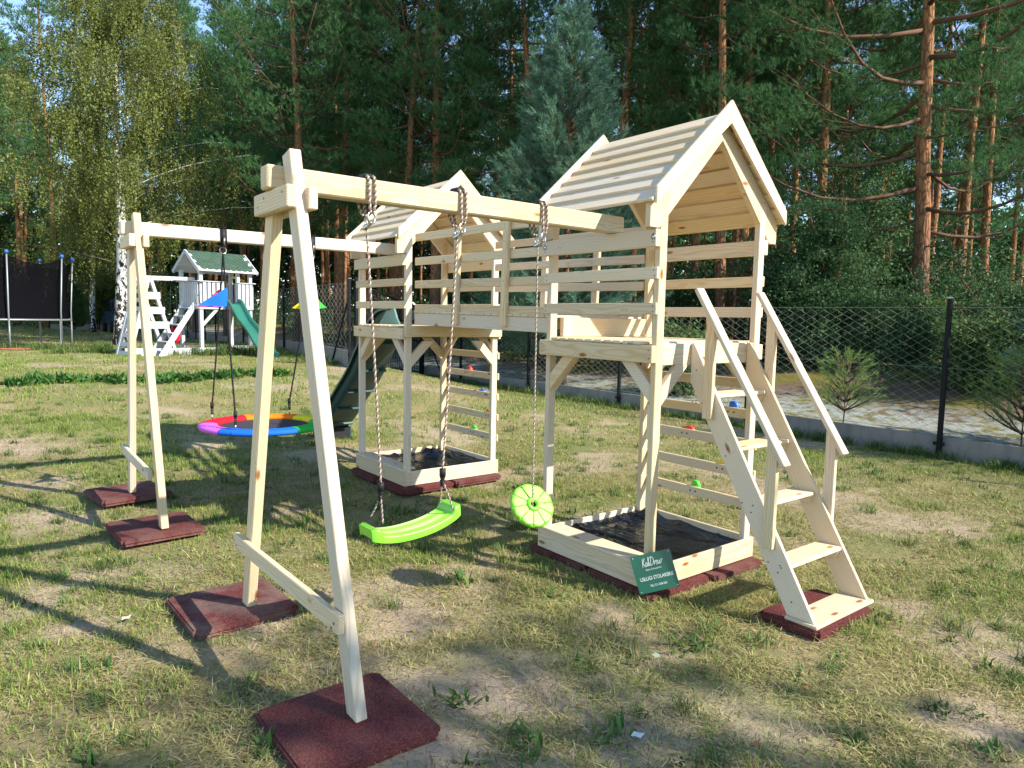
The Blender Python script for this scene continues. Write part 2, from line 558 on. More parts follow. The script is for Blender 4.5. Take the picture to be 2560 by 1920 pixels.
SAND = [(.96, -1.14, .55, .28), (-.80, -.88, .36, .20), (-7.6, -3.04, 1.0, .35), (.16, -.5, .26, .2), (-2.55, -2.87, .6, .3), (1.4, -.8, .5, .35), (-.68, -1.4, .5, .25), (.35, -1.5, .7, .3), (-1.6, -3.1, .45, .25), (-4.2, -3.0, .5, .25), (2.0, .2, .4, .3), (.6, -2.0, .4, .2)]
def sand_mask(x, y):
    s = np.zeros_like(x)
    wob = fbm(x*2.2, y*2.2, 5, 4)-.5
    wob2 = fbm(x*7, y*7, 15, 3)-.5
    for cx, cy, a, b in SAND:
        # long axis runs across the view
        dx = (x-cx)*.61+(y-cy)*.79; dy = -(x-cx)*.79+(y-cy)*.61
        r = np.sqrt((dx/a)**2+(dy/(b*1.6))**2)
        s = np.maximum(s, np.clip(1.15-r+wob*1.5+wob2*.7, 0, 1))
    patch = np.clip((fbm(x*.9+3, y*.9, 31, 4)+wob2*.25-.56)*6, 0, 1)
    return np.maximum(s, patch*.85)
def green_mask(x, y):
    return np.clip((fbm(x*.55+9, y*.55+4, 77, 4)-.31)*3.0, 0, 1)

m = mat('lawn_soil', (.3, .25, .15), .95, spec=.08); q = NB(m); o = q.obj()
n_big = q.noise(o, .55, 5, .6); n_mid = q.noise(o, 5, 5, .65); n_fine = q.noise(o, 45, 5, .7); n_str = q.noise(q.mapv(o, (30, 90, 30)), 1., 3, .6)
sm = q.n('ShaderNodeAttribute', attribute_name='var').outputs['Fac']
straw = q.mix(n_fine, (.15, .115, .045), (.40, .335, .15))
green = q.mix(n_fine, (.07, .10, .025), (.23, .27, .075))
c = q.mix(q.ramp(n_big, [(.40, (0, 0, 0)), (.62, (1, 1, 1))]), straw, green)
c = q.mix(q.math('MULTIPLY', n_mid, .5), c, (.28, .22, .13))
sandc = q.mix(n_fine, (.29, .215, .14), (.52, .41, .285))
c = q.mix(sm, c, sandc)
litter = q.ramp(n_str, [(.60, (0, 0, 0)), (.68, (1, 1, 1))])
c = q.mix(q.math('MULTIPLY', litter, .55), c, (.12, .08, .05))
q.base(c)
q.bump(q.math('ADD', n_fine, q.math('MULTIPLY', n_mid, 1.5)), .8, .02)
M['lawn'] = m

def lawn_h(X, Y):
    return ground_h(X, Y)+(fbm(X*1.3, Y*1.3, 3, 4)-.5)*.035*np.exp(-((X-1)**2+(Y+1)**2)/600)-.01
xs = np.concatenate([np.linspace(-130, -30, 40), np.linspace(-29, -9, 80), np.linspace(-8.8, 4.5, 190), np.linspace(5, 60, 30)])
ys = np.concatenate([np.linspace(-70, -6, 40), np.linspace(-5.8, 4, 150), np.linspace(4.15, 7.5, 24)])
lawn = sheet('lawn', xs, ys, lawn_h, M['lawn'])
co = np.empty(len(lawn.data.vertices)*3, np.float32); lawn.data.vertices.foreach_get('co', co); co = co.reshape(-1, 3)
a_ = lawn.data.attributes.new('var', 'FLOAT', 'POINT'); a_.data.foreach_set('value', sand_mask(co[:, 0], co[:, 1]).astype(np.float32))

m = mat('forest_soil', (.2, .16, .1), .95, spec=.08); q = NB(m); o = q.obj()
n_big = q.noise(o, .7, 5, .6); n_mid = q.noise(o, 3.5, 5, .65, .4); n_fine = q.noise(o, 40, 5, .7)
c = q.mix(n_fine, (.10, .065, .04), (.26, .185, .12))
c = q.mix(q.ramp(n_big, [(.46, (0, 0, 0)), (.56, (1, 1, 1))]), c, q.mix(n_fine, (.10, .095, .018), (.27, .22, .055)))
sepf = q.n('ShaderNodeSeparateXYZ'); q.l(o, sepf.inputs[0])
lich = q.math('MULTIPLY', q.ramp(n_mid, [(.40, (0, 0, 0)), (.55, (1, 1, 1))]), q.ramp(q.math('MULTIPLY', sepf.outputs[1], .05), [(.36, (0, 0, 0)), (.39, (1, 1, 1)), (.50, (1, 1, 1)), (.56, (0, 0, 0))]))
c = q.mix(lich, c, q.mix(n_fine, (.24, .27, .235), (.44, .46, .41)))
sandf = q.math('MULTIPLY', q.ramp(q.math('MULTIPLY', sepf.outputs[1], .05), [(.385, (1, 1, 1)), (.41, (0, 0, 0))]), n_mid)
c = q.mix(q.math('MULTIPLY', sandf, 1.4), c, (.42, .32, .22))
q.base(c); q.bump(q.math('ADD', n_fine, q.math('MULTIPLY', n_mid, 2.)), .9, .04)
M['forest_soil'] = m
def forest_h(X, Y):
    return ground_h(X, np.maximum(Y, 7.6))+.12*sstep((Y-7.6)/.8)+.55*sstep((Y-8.6)/5.5)+(fbm(X*.5, Y*.5, 9, 4)-.4)*.45*sstep((Y-9)/5)-.012
def floor_h(x, y):
    x = np.asarray(x, float); y = np.asarray(y, float)
    back = (y > FEN(x)+.1) & (x > -16) | (y > 9)
    return np.where(back, forest_h(x, np.maximum(y, 7.5)), ground_h(x, y))
sheet('forest_floor', np.concatenate([np.linspace(-130, -22, 40), np.linspace(-21, 8, 120), np.linspace(9, 60, 25)]), np.concatenate([np.linspace(7.45, 14, 60), np.linspace(14.4, 120, 50)]), forest_h, M['forest_soil'])

# ------------------------------------------------------------------ grass
MATS_XY = [(.23, -2.265, .31, .31), (-1.375, -2.30, .31, .31), (-3.26, -2.375, .31, .31), (-4.62, -2.355, .31, .31), (.835, .645, .20, .33), (-.55, .57, .68, .65), (-3.85, .57, .68, .65)]
def free(x, y, pad=-.012):
    ok = np.ones(len(x), bool)
    for cx, cy, a, b in MATS_XY: ok &= ~((np.abs(x-cx) < a+pad) & (np.abs(y-cy) < b+pad))
    return ok
def wedge_points(rs, n, d0, d1, u0=-160, u1=2720):
    """points on the lawn between two distances in front of the camera"""
    d = np.sqrt(rs.rand(n)*(d1*d1-d0*d0)+d0*d0)
    X = (rs.uniform(u0, u1, n)-1280)/1746.*d
    f = np.array([-math.sin(yaw), math.cos(yaw)]); r_ = np.array([math.cos(yaw), math.sin(yaw)])
    x = CP.x+f[0]*d+r_[0]*X; y = CP.y+f[1]*d+r_[1]*X
    return x, y
TINTS = np.array([(.20, .28, .05), (.12, .20, .035), (.28, .315, .08), (.39, .345, .135), (.50, .43, .21), (.30, .23, .10), (.17, .115, .06)])
def tint_pick(rs, x, y, lying):
    g = green_mask(x, y)*(1-.7*sand_mask(x, y))
    r = rs.rand(len(x))
    kind = np.where(lying, np.where(r < .45, 3, np.where(r < .72, 4, np.where(r < .90, 5, 6))), np.where(r < .42, 0, np.where(r < .70, 1, 2)))
    c = TINTS[kind]*(.75+.5*rs.rand(len(x), 1))
    return c, g
def grass(name, seed, n, d0, d1, hmin, hmax, wd, seg, lie=.5, label=None):
    rs = np.random.RandomState(seed)
    x, y = wedge_points(rs, n, d0, d1)
    # gather part of the blades in tufts
    tuft = fbm(x*3.1+5, y*3.1, 21, 3)
    g = green_mask(x, y); s = sand_mask(x, y)
    keep = rs.rand(n) < np.clip(.10+1.75*(tuft-.27), .05, 1)*(1-.90*s)*(1-.25*(1-g))
    keep &= free(x, y)
    keep &= (y < FEN(x)-.03) & (x < 8)
    x, y = x[keep], y[keep]; n = len(x)
    g = green_mask(x, y)*(1-.5*sand_mask(x, y))
    lying = rs.rand(n) < np.clip(lie+.20*(1-g)-.42*g, .05, .97)
    c, _ = tint_pick(rs, x, y, lying)
    z = lawn_h(x, y)
    a = rs.rand(n)*2*np.pi
    tall = .55+.9*np.clip(fbm(x*1.7, y*1.7+8, 44, 3)-.2, 0, 1)
    L = rs.uniform(hmin, hmax, n)*tall*np.where(lying, 1.15, 1.)
    elev = np.where(lying, rs.uniform(-.05, .5, n), rs.uniform(.65, 1.5, n))
    dx, dy, dz = np.cos(a)*np.cos(elev), np.sin(a)*np.cos(elev), np.sin(elev)
    sx, sy = -np.sin(a), np.cos(a)
    w_ = wd*(.6+.8*rs.rand(n))
    base = np.stack([x, y, z+np.where(lying, rs.uniform(0, .022, n), -.004)], 1)
    d = np.stack([dx, dy, dz], 1); sd_ = np.stack([sx, sy, np.zeros(n)], 1)*w_[:, None]*.5
    if seg == 1:
        v = np.stack([base-sd_, base+sd_, base+d*L[:, None]], 1).reshape(-1, 3)
        f = np.arange(n*3).reshape(-1, 3); rep = 3
        me_f = f
    else:
        d2 = d+np.stack([np.cos(a)*.45, np.sin(a)*.45, -.55*np.ones(n)], 1)*np.where(lying, .3, .8)[:, None]*rs.uniform(.2, 1.2, n)[:, None]
        d2 /= np.linalg.norm(d2, axis=1)[:, None]
        mid = base+d*(L*.55)[:, None]; tip = mid+d2*(L*.5)[:, None]
        v = np.stack([base-sd_, base+sd_, mid+sd_*.8, mid-sd_*.8, tip], 1).reshape(-1, 3)
        k = np.arange(n)[:, None]*5
        me_f = [k+np.array([[0, 1, 2, 3]]), k+np.array([[3, 2, 4]])]; rep = 5
    col = np.concatenate([np.repeat(c, rep, 0), np.ones((n*rep, 1))], 1)
    o = meshobj(name, np_mesh(name, v, me_f, M['grass'], False, tint=col))
    return tag(o, label, None, None, 'stuff')
grass('grass', 1, 250000, 1.9, 5.2, .028, .085, .0042, 2, .52, 'short dry and green lawn grass in the foreground')
grass('grass', 2, 300000, 5.1, 10.5, .035, .085, .0075, 1, .46, 'thin dry lawn round the playset')
grass('grass', 3, 230000, 10.3, 22, .05, .10, .016, 1, .36, 'lawn beyond the playset')
grass('grass', 4, 120000, 21.5, 60, .07, .13, .05, 1, .25, 'lawn at the far end of the garden')

# ------------------------------------------------------------------ fence
f_mesh = M['galvanised_steel']
def chain_link(root, A, B, z0, z1, cell, rad=.0030):
    A = np.array(A, float); B = np.array(B, float); L = np.linalg.norm(B-A); d = (B-A)/L
    nrm = np.array([-d[1], d[0]])
    n = int(L/cell)
    rows = int((z1-z0)/(cell*.55))
    k = np.arange(rows+1)
    base = np.stack([np.where(k % 2 == 0, 0., cell), np.where(k % 2 == 0, .006, -.006), z0+k*(z1-z0)/rows], 1)
    allv = []; allq = []
    a = np.arange(3)*2*np.pi/3
    ring = np.stack([np.cos(a)*rad*1.2, np.sin(a)*rad*1.2], 1)
    m1 = len(k)
    v1 = np.empty((m1, 3, 3))
    v1[:, :, 0] = base[:, None, 0]+ring[None, :, 0]
    v1[:, :, 1] = base[:, None, 1]+ring[None, :, 1]
    v1[:, :, 2] = base[:, None, 2]
    i = np.arange(m1-1)[:, None]; j = np.arange(3)[None]
    q1 = np.stack([i*3+j, i*3+(j+1) % 3, (i+1)*3+(j+1) % 3, (i+1)*3+j], -1).reshape(-1, 4)
    v1 = v1.reshape(-1, 3)
    off = np.arange(n)*cell
    V = np.repeat(v1[None], n, 0)
    V[1::2, :, 0] = cell-V[1::2, :, 0]
    V[:, :, 0] += off[:, None]
    flip = (np.arange(n) % 1 == 0)
    s = V[:, :, 0]; t = V[:, :, 1]
    gx = A[0]+d[0]*s+nrm[0]*t; gy = A[1]+d[1]*s+nrm[1]*t
    W = np.stack([gx, gy, V[:, :, 2]+ground_h(gx, gy)], -1)
    Q = q1[None]+(np.arange(n)*len(v1))[:, None, None]
    me = np_mesh('wire_mesh', W.reshape(-1, 3), Q.reshape(-1, 4), M['fence_wire'])
    o = meshobj('wire_mesh', me, root)
    return o

m = mat('fence_wire', (.30, .315, .29), .5, .3, .4); M['fence_wire'] = m

def fence_run(label, A, B, pts, base_h, top, cell, struts=()):
    A = Vector((*A, 0)); B = Vector((*B, 0)); d = (B-A); L = d.length; d /= L
    root = thing('chain_link_fence', (A.x, A.y, gh(A.x, A.y)), label, 'fence')
    n = Vector((-d.y, d.x, 0))
    chain_link(root, A[:2], B[:2], base_h+.02, top-.1, cell)
    for s in pts:
        p = A+d*s; g = gh(p.x, p.y)
        c = p-n*.055
        fp = board('fence_post', c+Vector((0, 0, g-.1)), c+Vector((0, 0, g+top)), d, .06, .06, root, M['black_paint'], .006)
        cp = board('post_cap', c+Vector((0, 0, g+top)), c+Vector((0, 0, g+top+.018)), d, .068, .068, fp, M['galvanised_steel'], .006)
        cl = board('post_clamp', c-d*.075+Vector((0, 0, g+base_h-.1))-n*.02, c+d*.075+Vector((0, 0, g+base_h-.1))-n*.02, (0, 0, 1), .05, .012, fp, M['black_paint'], .002)
    edges = [0.]+[s for s in pts if .2 < s < L-.2]+[L]
    for s0, s1 in zip(edges[:-1], edges[1:]):
        a = A+d*(s0+.012); b = A+d*(s1-.012)
        k = max(1, int((s1-s0)/3.4))
        ga, gb = gh(a.x, a.y), gh(b.x, b.y)
        board('base_slab', a+Vector((0, 0, ga+base_h/2-.06)), b+Vector((0, 0, gb+base_h/2-.06)), (0, 0, 1), base_h+.12, .05, root, M['concrete'], .006)
    wz = MB()
    for z in (base_h+.04, (base_h+top)/2, top-.12):
        pa = [list(A+d*s+Vector((0, 0, z+gh(*(A+d*s)[:2])))) for s in np.linspace(0, L, 24)]
        wz.tube(pa, .0022, 4)
    wz.obj('tension_wire', M['fence_wire'], root)
    for s, sg in struts:
        p = A+d*s; e = p+d*sg*1.15; g = gh(p.x, p.y)
        board('fence_strut', p-n*.05+Vector((0, 0, g+1.55)), e-n*.05+Vector((0, 0, g+.1)), n, .035, .035, root, M['black_paint'], .004)
    return root
fence_run('long chain-link fence with black posts and low concrete base behind the wooden playset', (-16.1, 7.79), (6.2, 7.19), [.03, 2.31, 5.51, 8.71, 11.91, 15.11, 18.31, 21.51], .29, 2.24, .105, struts=((.1, 1),))
fence_run('chain-link fence run standing behind the far swing, left of the black gate post', (-45, 7.2), (-13.25, 4.03), [.03+3.19*i for i in range(11)], .42, 2.2, .16, struts=((31.7, -1),))

gt = thing('metal_gate', (-13.1, 4.15, gh(-13.1, 4.15)), 'black metal gate seen edge-on behind the slide of the far tower', 'gate')
for nm, (x, y) in dict(a=(-13.12, 4.12), b=(-15.9, 7.62)).items():
    g = gh(x, y)
    cube('gate_post', (x-.06, y-.06, g-.1), (x+.06, y+.06, g+2.25), gt, M['black_paint'], .008)
fr = MB()
ga = Vector((-13.2, 4.24, gh(-13.2, 4.24)+.12)); gb = Vector((-15.82, 7.5, gh(-15.82, 7.5)+.12))
for z in (0, .95, 1.95):
    fr.tube([list(ga+Vector((0, 0, z))), list(gb+Vector((0, 0, z)))], .022, 6)
fr.tube([list(ga), list(ga+Vector((0, 0, 1.95)))], .022, 6); fr.tube([list(gb), list(gb+Vector((0, 0, 1.95)))], .022, 6)
fr.obj('gate_frame', M['black_paint'], gt)
for i in range(1, 28):
    p = ga.lerp(gb, i/28)
    cube('gate_bar', (p.x-.008, p.y-.008, p.z+.005), (p.x+.008, p.y+.008, p.z+1.94), gt, M['black_paint'], 0)

# ------------------------------------------------------------------ trees
def norm(a): return a/(np.linalg.norm(a, axis=-1, keepdims=True)+1e-9)
def needles(P, D, rs, n, L, wdt, spread=.75, up=.25, var=None):
    """n thin needle-bundles (triangles) round every shoot at P pointing along D"""
    m = len(P)
    d = np.repeat(D, n, 0)+rs.randn(m*n, 3)*spread*.6+np.array([0, 0, up])
    d = norm(d)
    p = np.repeat(P, n, 0)+np.repeat(D, n, 0)*(rs.rand(m*n, 1)*L*.7)
    s = norm(np.cross(d, rs.randn(m*n, 3)))
    l = L*(.7+.6*rs.rand(m*n, 1)); w_ = wdt*(.7+.6*rs.rand(m*n, 1))
    v = np.stack([p-s*w_*.5, p+s*w_*.5, p+d*l], 1).reshape(-1, 3)
    f = np.arange(m*n*3).reshape(-1, 3)
    va = np.repeat(var if var is not None else rs.rand(m), n*3)
    return v, f, va

def leaves(P, rs, size, droop=.0, var=None):
    m = len(P)
    d = norm(rs.randn(m, 3)+np.array([0, 0, -droop]))
    s = norm(np.cross(d, rs.randn(m, 3)))
    nrm = np.cross(d, s)
    l = size*(.7+.6*rs.rand(m, 1)); w_ = l*.62
    bend = nrm*l*.12
    v = np.stack([P, P+d*l*.5+s*w_*.5+bend, P+d*l, P+d*l*.5-s*w_*.5+bend], 1).reshape(-1, 3)
    f = np.arange(m*4).reshape(-1, 4)
    va = np.repeat(var if var is not None else rs.rand(m), 4)
    return v, f, va

def trunk_path(rs, H, lean=.25, n=14):
    z = np.linspace(-.3, H, n)
    a = rs.rand()*6.28
    k = lean*(np.maximum(z, 0)/H)**1.4
    x = np.cos(a)*k*H*.12+np.cumsum(rs.randn(n))*.025*H/20; y = np.sin(a)*k*H*.12+np.cumsum(rs.randn(n))*.025*H/20
    x -= x[1]; y -= y[1]
    return np.stack([x, y, z], 1)

def pine_meshes(seed, H=18, r0=.19, zc=5., Lmax=3.0, nb=64, n_sh=7, nl=.20, nw=.026, dead=10, lean=.3, dens=1.):
    rs = np.random.RandomState(seed)
    tp = trunk_path(rs, H, lean)
    zz = tp[:, 2]
    rad = r0*np.clip(1-zz/H*.86, .06, 1.1)*np.where(zz < .4, 1.25, 1)
    wood = MB(); wood.tube(tp, rad, 10)
    def at_z(z): return np.array([np.interp(z, zz, tp[:, i]) for i in range(3)])
    SP = []; SD = []; SV = []
    ga = rs.rand()*6.28
    for b in range(nb+dead):
        isd = b >= nb
        if isd: z = rs.uniform(max(1.2, zc*.35), zc+1.)
        else: z = zc+(H-zc-.15)*((b+rs.rand()*.8)/nb)**.9
        t = (z-zc)/(H-zc)
        ga += 2.4+rs.randn()*.35
        if isd: L = rs.uniform(.5, 1.5)
        else: L = Lmax*(.42+.62*math.sin(min(1, t*1.1+.2)*math.pi*.85))*(1-max(0, t-.6)*1.6)*rs.uniform(.6, 1.25)
        L = max(L, .35)
        el = rs.uniform(-.05, .30)+t*.55
        h = np.array([math.cos(ga), math.sin(ga), 0])
        k = 7
        s = np.linspace(0, 1, k)
        pts = at_z(z)+h[None]*(s*L*math.cos(el))[:, None]
        pts[:, 2] += s*L*math.sin(el)-.16*L*np.sin(s*math.pi)*.9+.10*L*s**3
        side = np.array([-h[1], h[0], 0])
        pts += side[None]*(np.sin(s*3+rs.rand()*6)*.07*L)[:, None]*s[:, None]
        rb = (.009+.0105*L*(r0/.2)**.5)*(1-s*.8)*(1 if not isd else .8)
        wood.tube(pts, rb, 5, mi=1)
        if isd: continue
        nt_ = int(6+5*L/Lmax*1.3)
        for i in range(nt_):
            u = .36+.64*(i+rs.rand())/nt_
            p = np.array([np.interp(u, s, pts[:, c]) for c in range(3)])
            tang = norm(pts[min(k-1, int(u*(k-1))+1)]-pts[int(u*(k-1)) if u < 1 else k-2])
            sg = 1 if i % 2 else -1
            d = norm(tang*.75+side*sg*rs.uniform(.4, 1.1)+np.array([0, 0, rs.uniform(-.1, .55)]))
            l2 = L*(.16+.30*(1-u))*rs.uniform(.7, 1.3)+.18
            e = p+d*l2+np.array([0, 0, .08*l2])
            wood.tube(np.stack([p, (p+e)/2+np.array([0, 0, -.03*l2]), e]), np.array([.007, .006, .004]), 3, mi=1)
            tone = rs.rand()*.45+.2*t
            # a few shoots along the twig, then a cushion of upright shoots at its end
            ns = max(1, int(l2/.22)); q = rs.uniform(.3, .9, (ns, 1))
            SP.append(p+(e-p)*q+rs.randn(ns, 3)*.05); SD.append(norm(d[None]+rs.randn(ns, 3)*.5+np.array([0, 0, .4]))); SV.append(tone+rs.rand(ns)*.25)
            ne = int((9+9*l2)*dens)
            off = rs.randn(ne, 3)*np.array([.155, .155, .07])*(.75+.6*l2)
            off[:, 2] = np.abs(off[:, 2])-.02
            SP.append(e+off); SD.append(norm(off*2.2+d[None]*.5+rs.randn(ne, 3)*.35+np.array([0, 0, .45]))); SV.append(tone+.1+rs.rand(ne)*.3)
    P = np.concatenate(SP); D = np.concatenate(SD); Vv = np.concatenate(SV)
    v, f, va = needles(P, D, rs, n_sh, nl, nw, var=np.clip(Vv, 0, 1))
    return wood, (v, f, va)

def proto_tree(wood, crown, bark, leafm, nm):
    me_w = wood.mesh(nm+'_trunk', [M[bark], M['twig_bark' if 'birch' in bark else 'branch_bark']], True)
    v, f, va = crown
    me_c = np_mesh(nm+'_crown', v, f, M[leafm], False, attr=va)
    return me_w, me_c

def place_tree(kind, meshes, x, y, s, rz, label, cat, group=None, z=None, tilt=0., tname='trunk'):
    g = float(floor_h(x, y)) if z is None else z
    root = thing(kind, (x, y, g), label, cat, group)
    root.matrix_basis = Matrix.Translation((x, y, g)) @ Matrix.Rotation(tilt, 4, 'X') @ Matrix.Rotation(rz, 4, 'Z') @ Matrix.Scale(s, 4)
    for nm, me in zip((tname, 'crown'), meshes):
        c = bpy.data.objects.new(nm, me); COL.objects.link(c); c.parent = root
    return root

rs0 = np.random.RandomState(11)
PINES = []
for i in range(4):      # edge-of-wood pines: crown well down the trunk
    wd, cr = pine_meshes(100+i, H=17.5+i*.8, r0=.20, zc=4.4+.8*i, Lmax=3.1-.1*i, nb=58, n_sh=13, nl=.135, nw=.017, dead=16)
    PINES.append(proto_tree(wd, cr, 'pine_bark', 'pine_needles', 'edge_pine'))
TALL = []
for i in range(4):      # inner trees: long bare stems
    wd, cr = pine_meshes(200+i, H=20+i, r0=.17, zc=7.0+.9*i, Lmax=2.6, nb=44, n_sh=9, nl=.18, nw=.026, dead=20)
    TALL.append(proto_tree(wd, cr, 'pine_bark', 'pine_needles', 'tall_pine'))
wd, cr = pine_meshes(311, H=17, r0=.20, zc=2.9, Lmax=4.5, nb=62, n_sh=15, nl=.125, nw=.013, dead=14, lean=.4, dens=1.5)
BIGP = proto_tree(wd, cr, 'pine_bark', 'pine_needles', 'spreading_pine')

# young pine: dense cone with upright candles
def young_pine(seed, H, Wd, n_sh=12, nl=.17, nw=.016, step=.26):
    rs = np.random.RandomState(seed)
    tp = trunk_path(rs, H, .05, 10)
    wood = MB(); wood.tube(tp, .10*(H/9)*np.linspace(1.1, .10, 10), 8)
    SP = []; SD = []; SV = []
    z = .35*H/9+.2; ga = 0
    while z < H-.15:
        t = z/H
        nb = 9 if t < .8 else 6
        z0 = z
        for b in range(nb):
            z = min(H-.12, z0+rs.uniform(-.08, .08)*H/9)
            ga += 2.4+rs.randn()*.2
            L = Wd*.5*(min(1, (1-t)*1.30)**.8)*rs.uniform(.72, 1.15)+.12
            h = np.array([math.cos(ga), math.sin(ga), 0]); side = np.array([-h[1], h[0], 0])
            el = .28+.55*t
            s = np.linspace(0, 1, 6)
            pts = np.array([np.interp(z, tp[:, 2], tp[:, 0]), np.interp(z, tp[:, 2], tp[:, 1]), z])+h*(s*L*math.cos(el))[:, None]
            pts[:, 2] += s*L*math.sin(el)+.16*L*s**2
            wood.tube(pts, .012*(1-.7*s)+.003, 4)
            n = max(3, int(L/.085))
            for i in range(n):
                u = .28+.72*(i+rs.rand())/n
                p = np.array([np.interp(u, s, pts[:, c]) for c in range(3)])
                sg = rs.choice([-1, 1])
                d = norm(h*.8+side*sg*rs.uniform(.1, .9)*(1-.5*u)+np.array([0, 0, rs.uniform(.15, .9)]))
                l2 = rs.uniform(.14, .34)*(1.25-.5*u)
                k = max(2, int(l2/.065))
                q = np.linspace(.1, 1, k)[:, None]
                SP.append(p+d*l2*q); SD.append(np.repeat(d[None], k, 0)); SV.append(np.full(k, rs.rand()*.5+.2)+q[:, 0]*.3)
        z = z0+step*rs.uniform(.7, 1.2)
    # leader and its ring of candles
    kH = min(1, H/7)
    for c in range(7):
        a = c*2*np.pi/6
        b0 = tp[-1]+np.array([0, 0, -.35*kH]) if c == 6 else tp[-1]+np.array([math.cos(a)*.06, math.sin(a)*.06, -.55-.1*rs.rand()])*kH
        d = norm(np.array([math.cos(a)*.28, math.sin(a)*.28, 1.])) if c < 6 else np.array([0, 0, 1.])
        l2 = (.75 if c == 6 else .5)*kH
        q = np.linspace(0, 1, 14)[:, None]
        SP.append(b0+d*l2*q); SD.append(np.repeat(d[None], 14, 0)); SV.append(np.full(14, .8))
    P = np.concatenate(SP); D = np.concatenate(SD); Vv = np.clip(np.concatenate(SV), 0, 1)
    return wood, needles(P, D, rs, n_sh, nl, nw, .8, .15, Vv)
wd, cr = young_pine(5, 9.3, 4.6)
YOUNG = proto_tree(wd, cr, 'pine_bark', 'blue_needles', 'young_pine')
wd, cr = young_pine(6, 1.2, .80, 7, .085, .007, .17)
SEED = proto_tree(wd, cr, 'pine_bark', 'seedling_needles', 'pine_seedling')

# birch: ascending limbs, hanging twigs
def birch(seed, H, r0, spread, nl=34000, zlow=2.2):
    rs = np.random.RandomState(seed)
    n = 16
    z = np.linspace(-.3, H, n)
    tp = np.stack([.10*np.sin(z*.55)+.0*z, .09*np.cos(z*.4)-.02*z, z], 1)
    tp[:, :2] -= tp[1, :2]
    wood = MB(); wood.tube(tp, r0*np.clip(1-z/H*.9, .05, 1)*np.where(z < .5, 1.3, 1), 12)
    ends = []
    for b in range(46):
        zb = zlow+(H*.93-zlow)*(b/46)**.85
        t = zb/H
        a = b*2.4+rs.randn()*.3
        L = spread*(.55+.6*math.sin(math.pi*min(1, .15+t*.95)))*rs.uniform(.55, 1.12)*(1-.35*t)
        el = rs.uniform(.35, .95) if zb > 3.2 else rs.uniform(.0, .4)
        h = np.array([math.cos(a), math.sin(a), 0])
        s = np.linspace(0, 1, 8)
        base_ = np.array([np.interp(zb, z, tp[:, i]) for i in range(3)])
        pts = base_+h*(s*L*math.cos(el)*(1+.12*s))[:, None]
        pts[:, 2] += L*math.sin(el)*(s-.42*s**2.4)
        pts += np.stack([np.cumsum(rs.randn(8))*.05*s, np.cumsum(rs.randn(8))*.05*s, np.cumsum(rs.randn(8))*.04*s], 1)
        wood.tube(pts, max(.010, .12*r0*(1-t*.7))*(1-.85*s)+.003, 6, mi=0 if b % 5 in (0, 3) else 1)
        ends.append((pts, L, t))
    LP = []; LV = []
    per = nl//46
    for pts, L, t in ends:
        m = 0
        tone = rs.rand()*.35
        while m < per:
            u = rs.uniform(.22, 1.0)
            i = min(6, int(u*7)); p = pts[i]+(pts[i+1]-pts[i])*(u*7-i)
            # side spray, then a hanging twig
            q = p+norm(rs.randn(3)*np.array([1, 1, .45]))*rs.uniform(.1, .85)*(.4+.35*L/3)
            hl = rs.uniform(.4, 1.9)*(.75+.3*rs.rand())
            k = int(hl/.040)
            w_ = np.linspace(0, 1, k)
            drift = rs.randn(3)*.20; drift[2] = 0
            tw = q+drift*w_[:, None]+np.array([0, 0, -1.])*(hl*w_**1.25)[:, None]
            if m == 0 or rs.rand() < .16:
                wood.tube(np.stack([p, q, q+drift*.5+np.array([0, 0, -hl*.45]), tw[-1]]), np.array([.005, .004, .003, .002]), 3, mi=1)
            LP.append(tw+rs.randn(k, 3)*.036); LV.append(np.clip(tone+rs.rand(k)*.5+rs.rand()*.3, 0, 1)); m += k
    P = np.concatenate(LP); Vv = np.concatenate(LV)
    return wood, leaves(P, rs, .080, 1.2, Vv)

def shrub(seed, H, Wd, n, size):
    rs = np.random.RandomState(seed)
    wood = MB(); P = []; Vv = []
    wood.tube(np.array([(0, 0, -.15), (0, 0, .12*H/3)]), np.array([.07, .05])*H/3, 7)
    for b in range(9):
        a = rs.rand()*6.28; l = rs.uniform(.5, 1)
        s = np.linspace(0, 1, 6)
        e = np.array([math.cos(a)*Wd*.42*rs.rand(), math.sin(a)*Wd*.42*rs.rand(), H*l])
        pts = e[None]*s[:, None]; pts[:, :2] *= (s**1.3)[:, None]; pts += rs.randn(6, 3)*.05*s[:, None]
        wood.tube(pts, .03*(1-.8*s)*H/3+.004, 5)
        for c in range(16):
            u = rs.uniform(.15, 1)
            p = np.array([np.interp(u, s, pts[:, i]) for i in range(3)])
            d = norm(rs.randn(3)*np.array([1, 1, .45]))
            ll = Wd*.34*rs.uniform(.4, 1.1)
            e2 = p+d*ll+np.array([0, 0, .05])
            wood.tube(np.stack([p, e2]), np.array([.010, .003])*H/3, 3)
            m = n//144
            q = rs.rand(m, 1)**.6
            P.append(p+(e2-p)*q+rs.randn(m, 3)*np.array([.16, .16, .10])*Wd/2.6)
            Vv.append(np.clip(rs.rand()*.5+rs.rand(m)*.5, 0, 1))
    P = np.concatenate(P); Vv = np.concatenate(Vv)
    P[:, 2] = np.maximum(P[:, 2], .03)
    return wood, leaves(P, rs, size, .3, Vv)
SHRUB = []
for i in range(3):
    wd, cr = shrub(40+i, 3.0, 2.8, 13000, .088)
    SHRUB.append(proto_tree(wd, cr, 'pine_bark', 'shrub_leaves', 'shrub'))
wd, cr = shrub(50, 2.0, 2.0, 6500, .085); BRIGHT = proto_tree(wd, cr, 'pine_bark', 'bright_leaves', 'sapling')
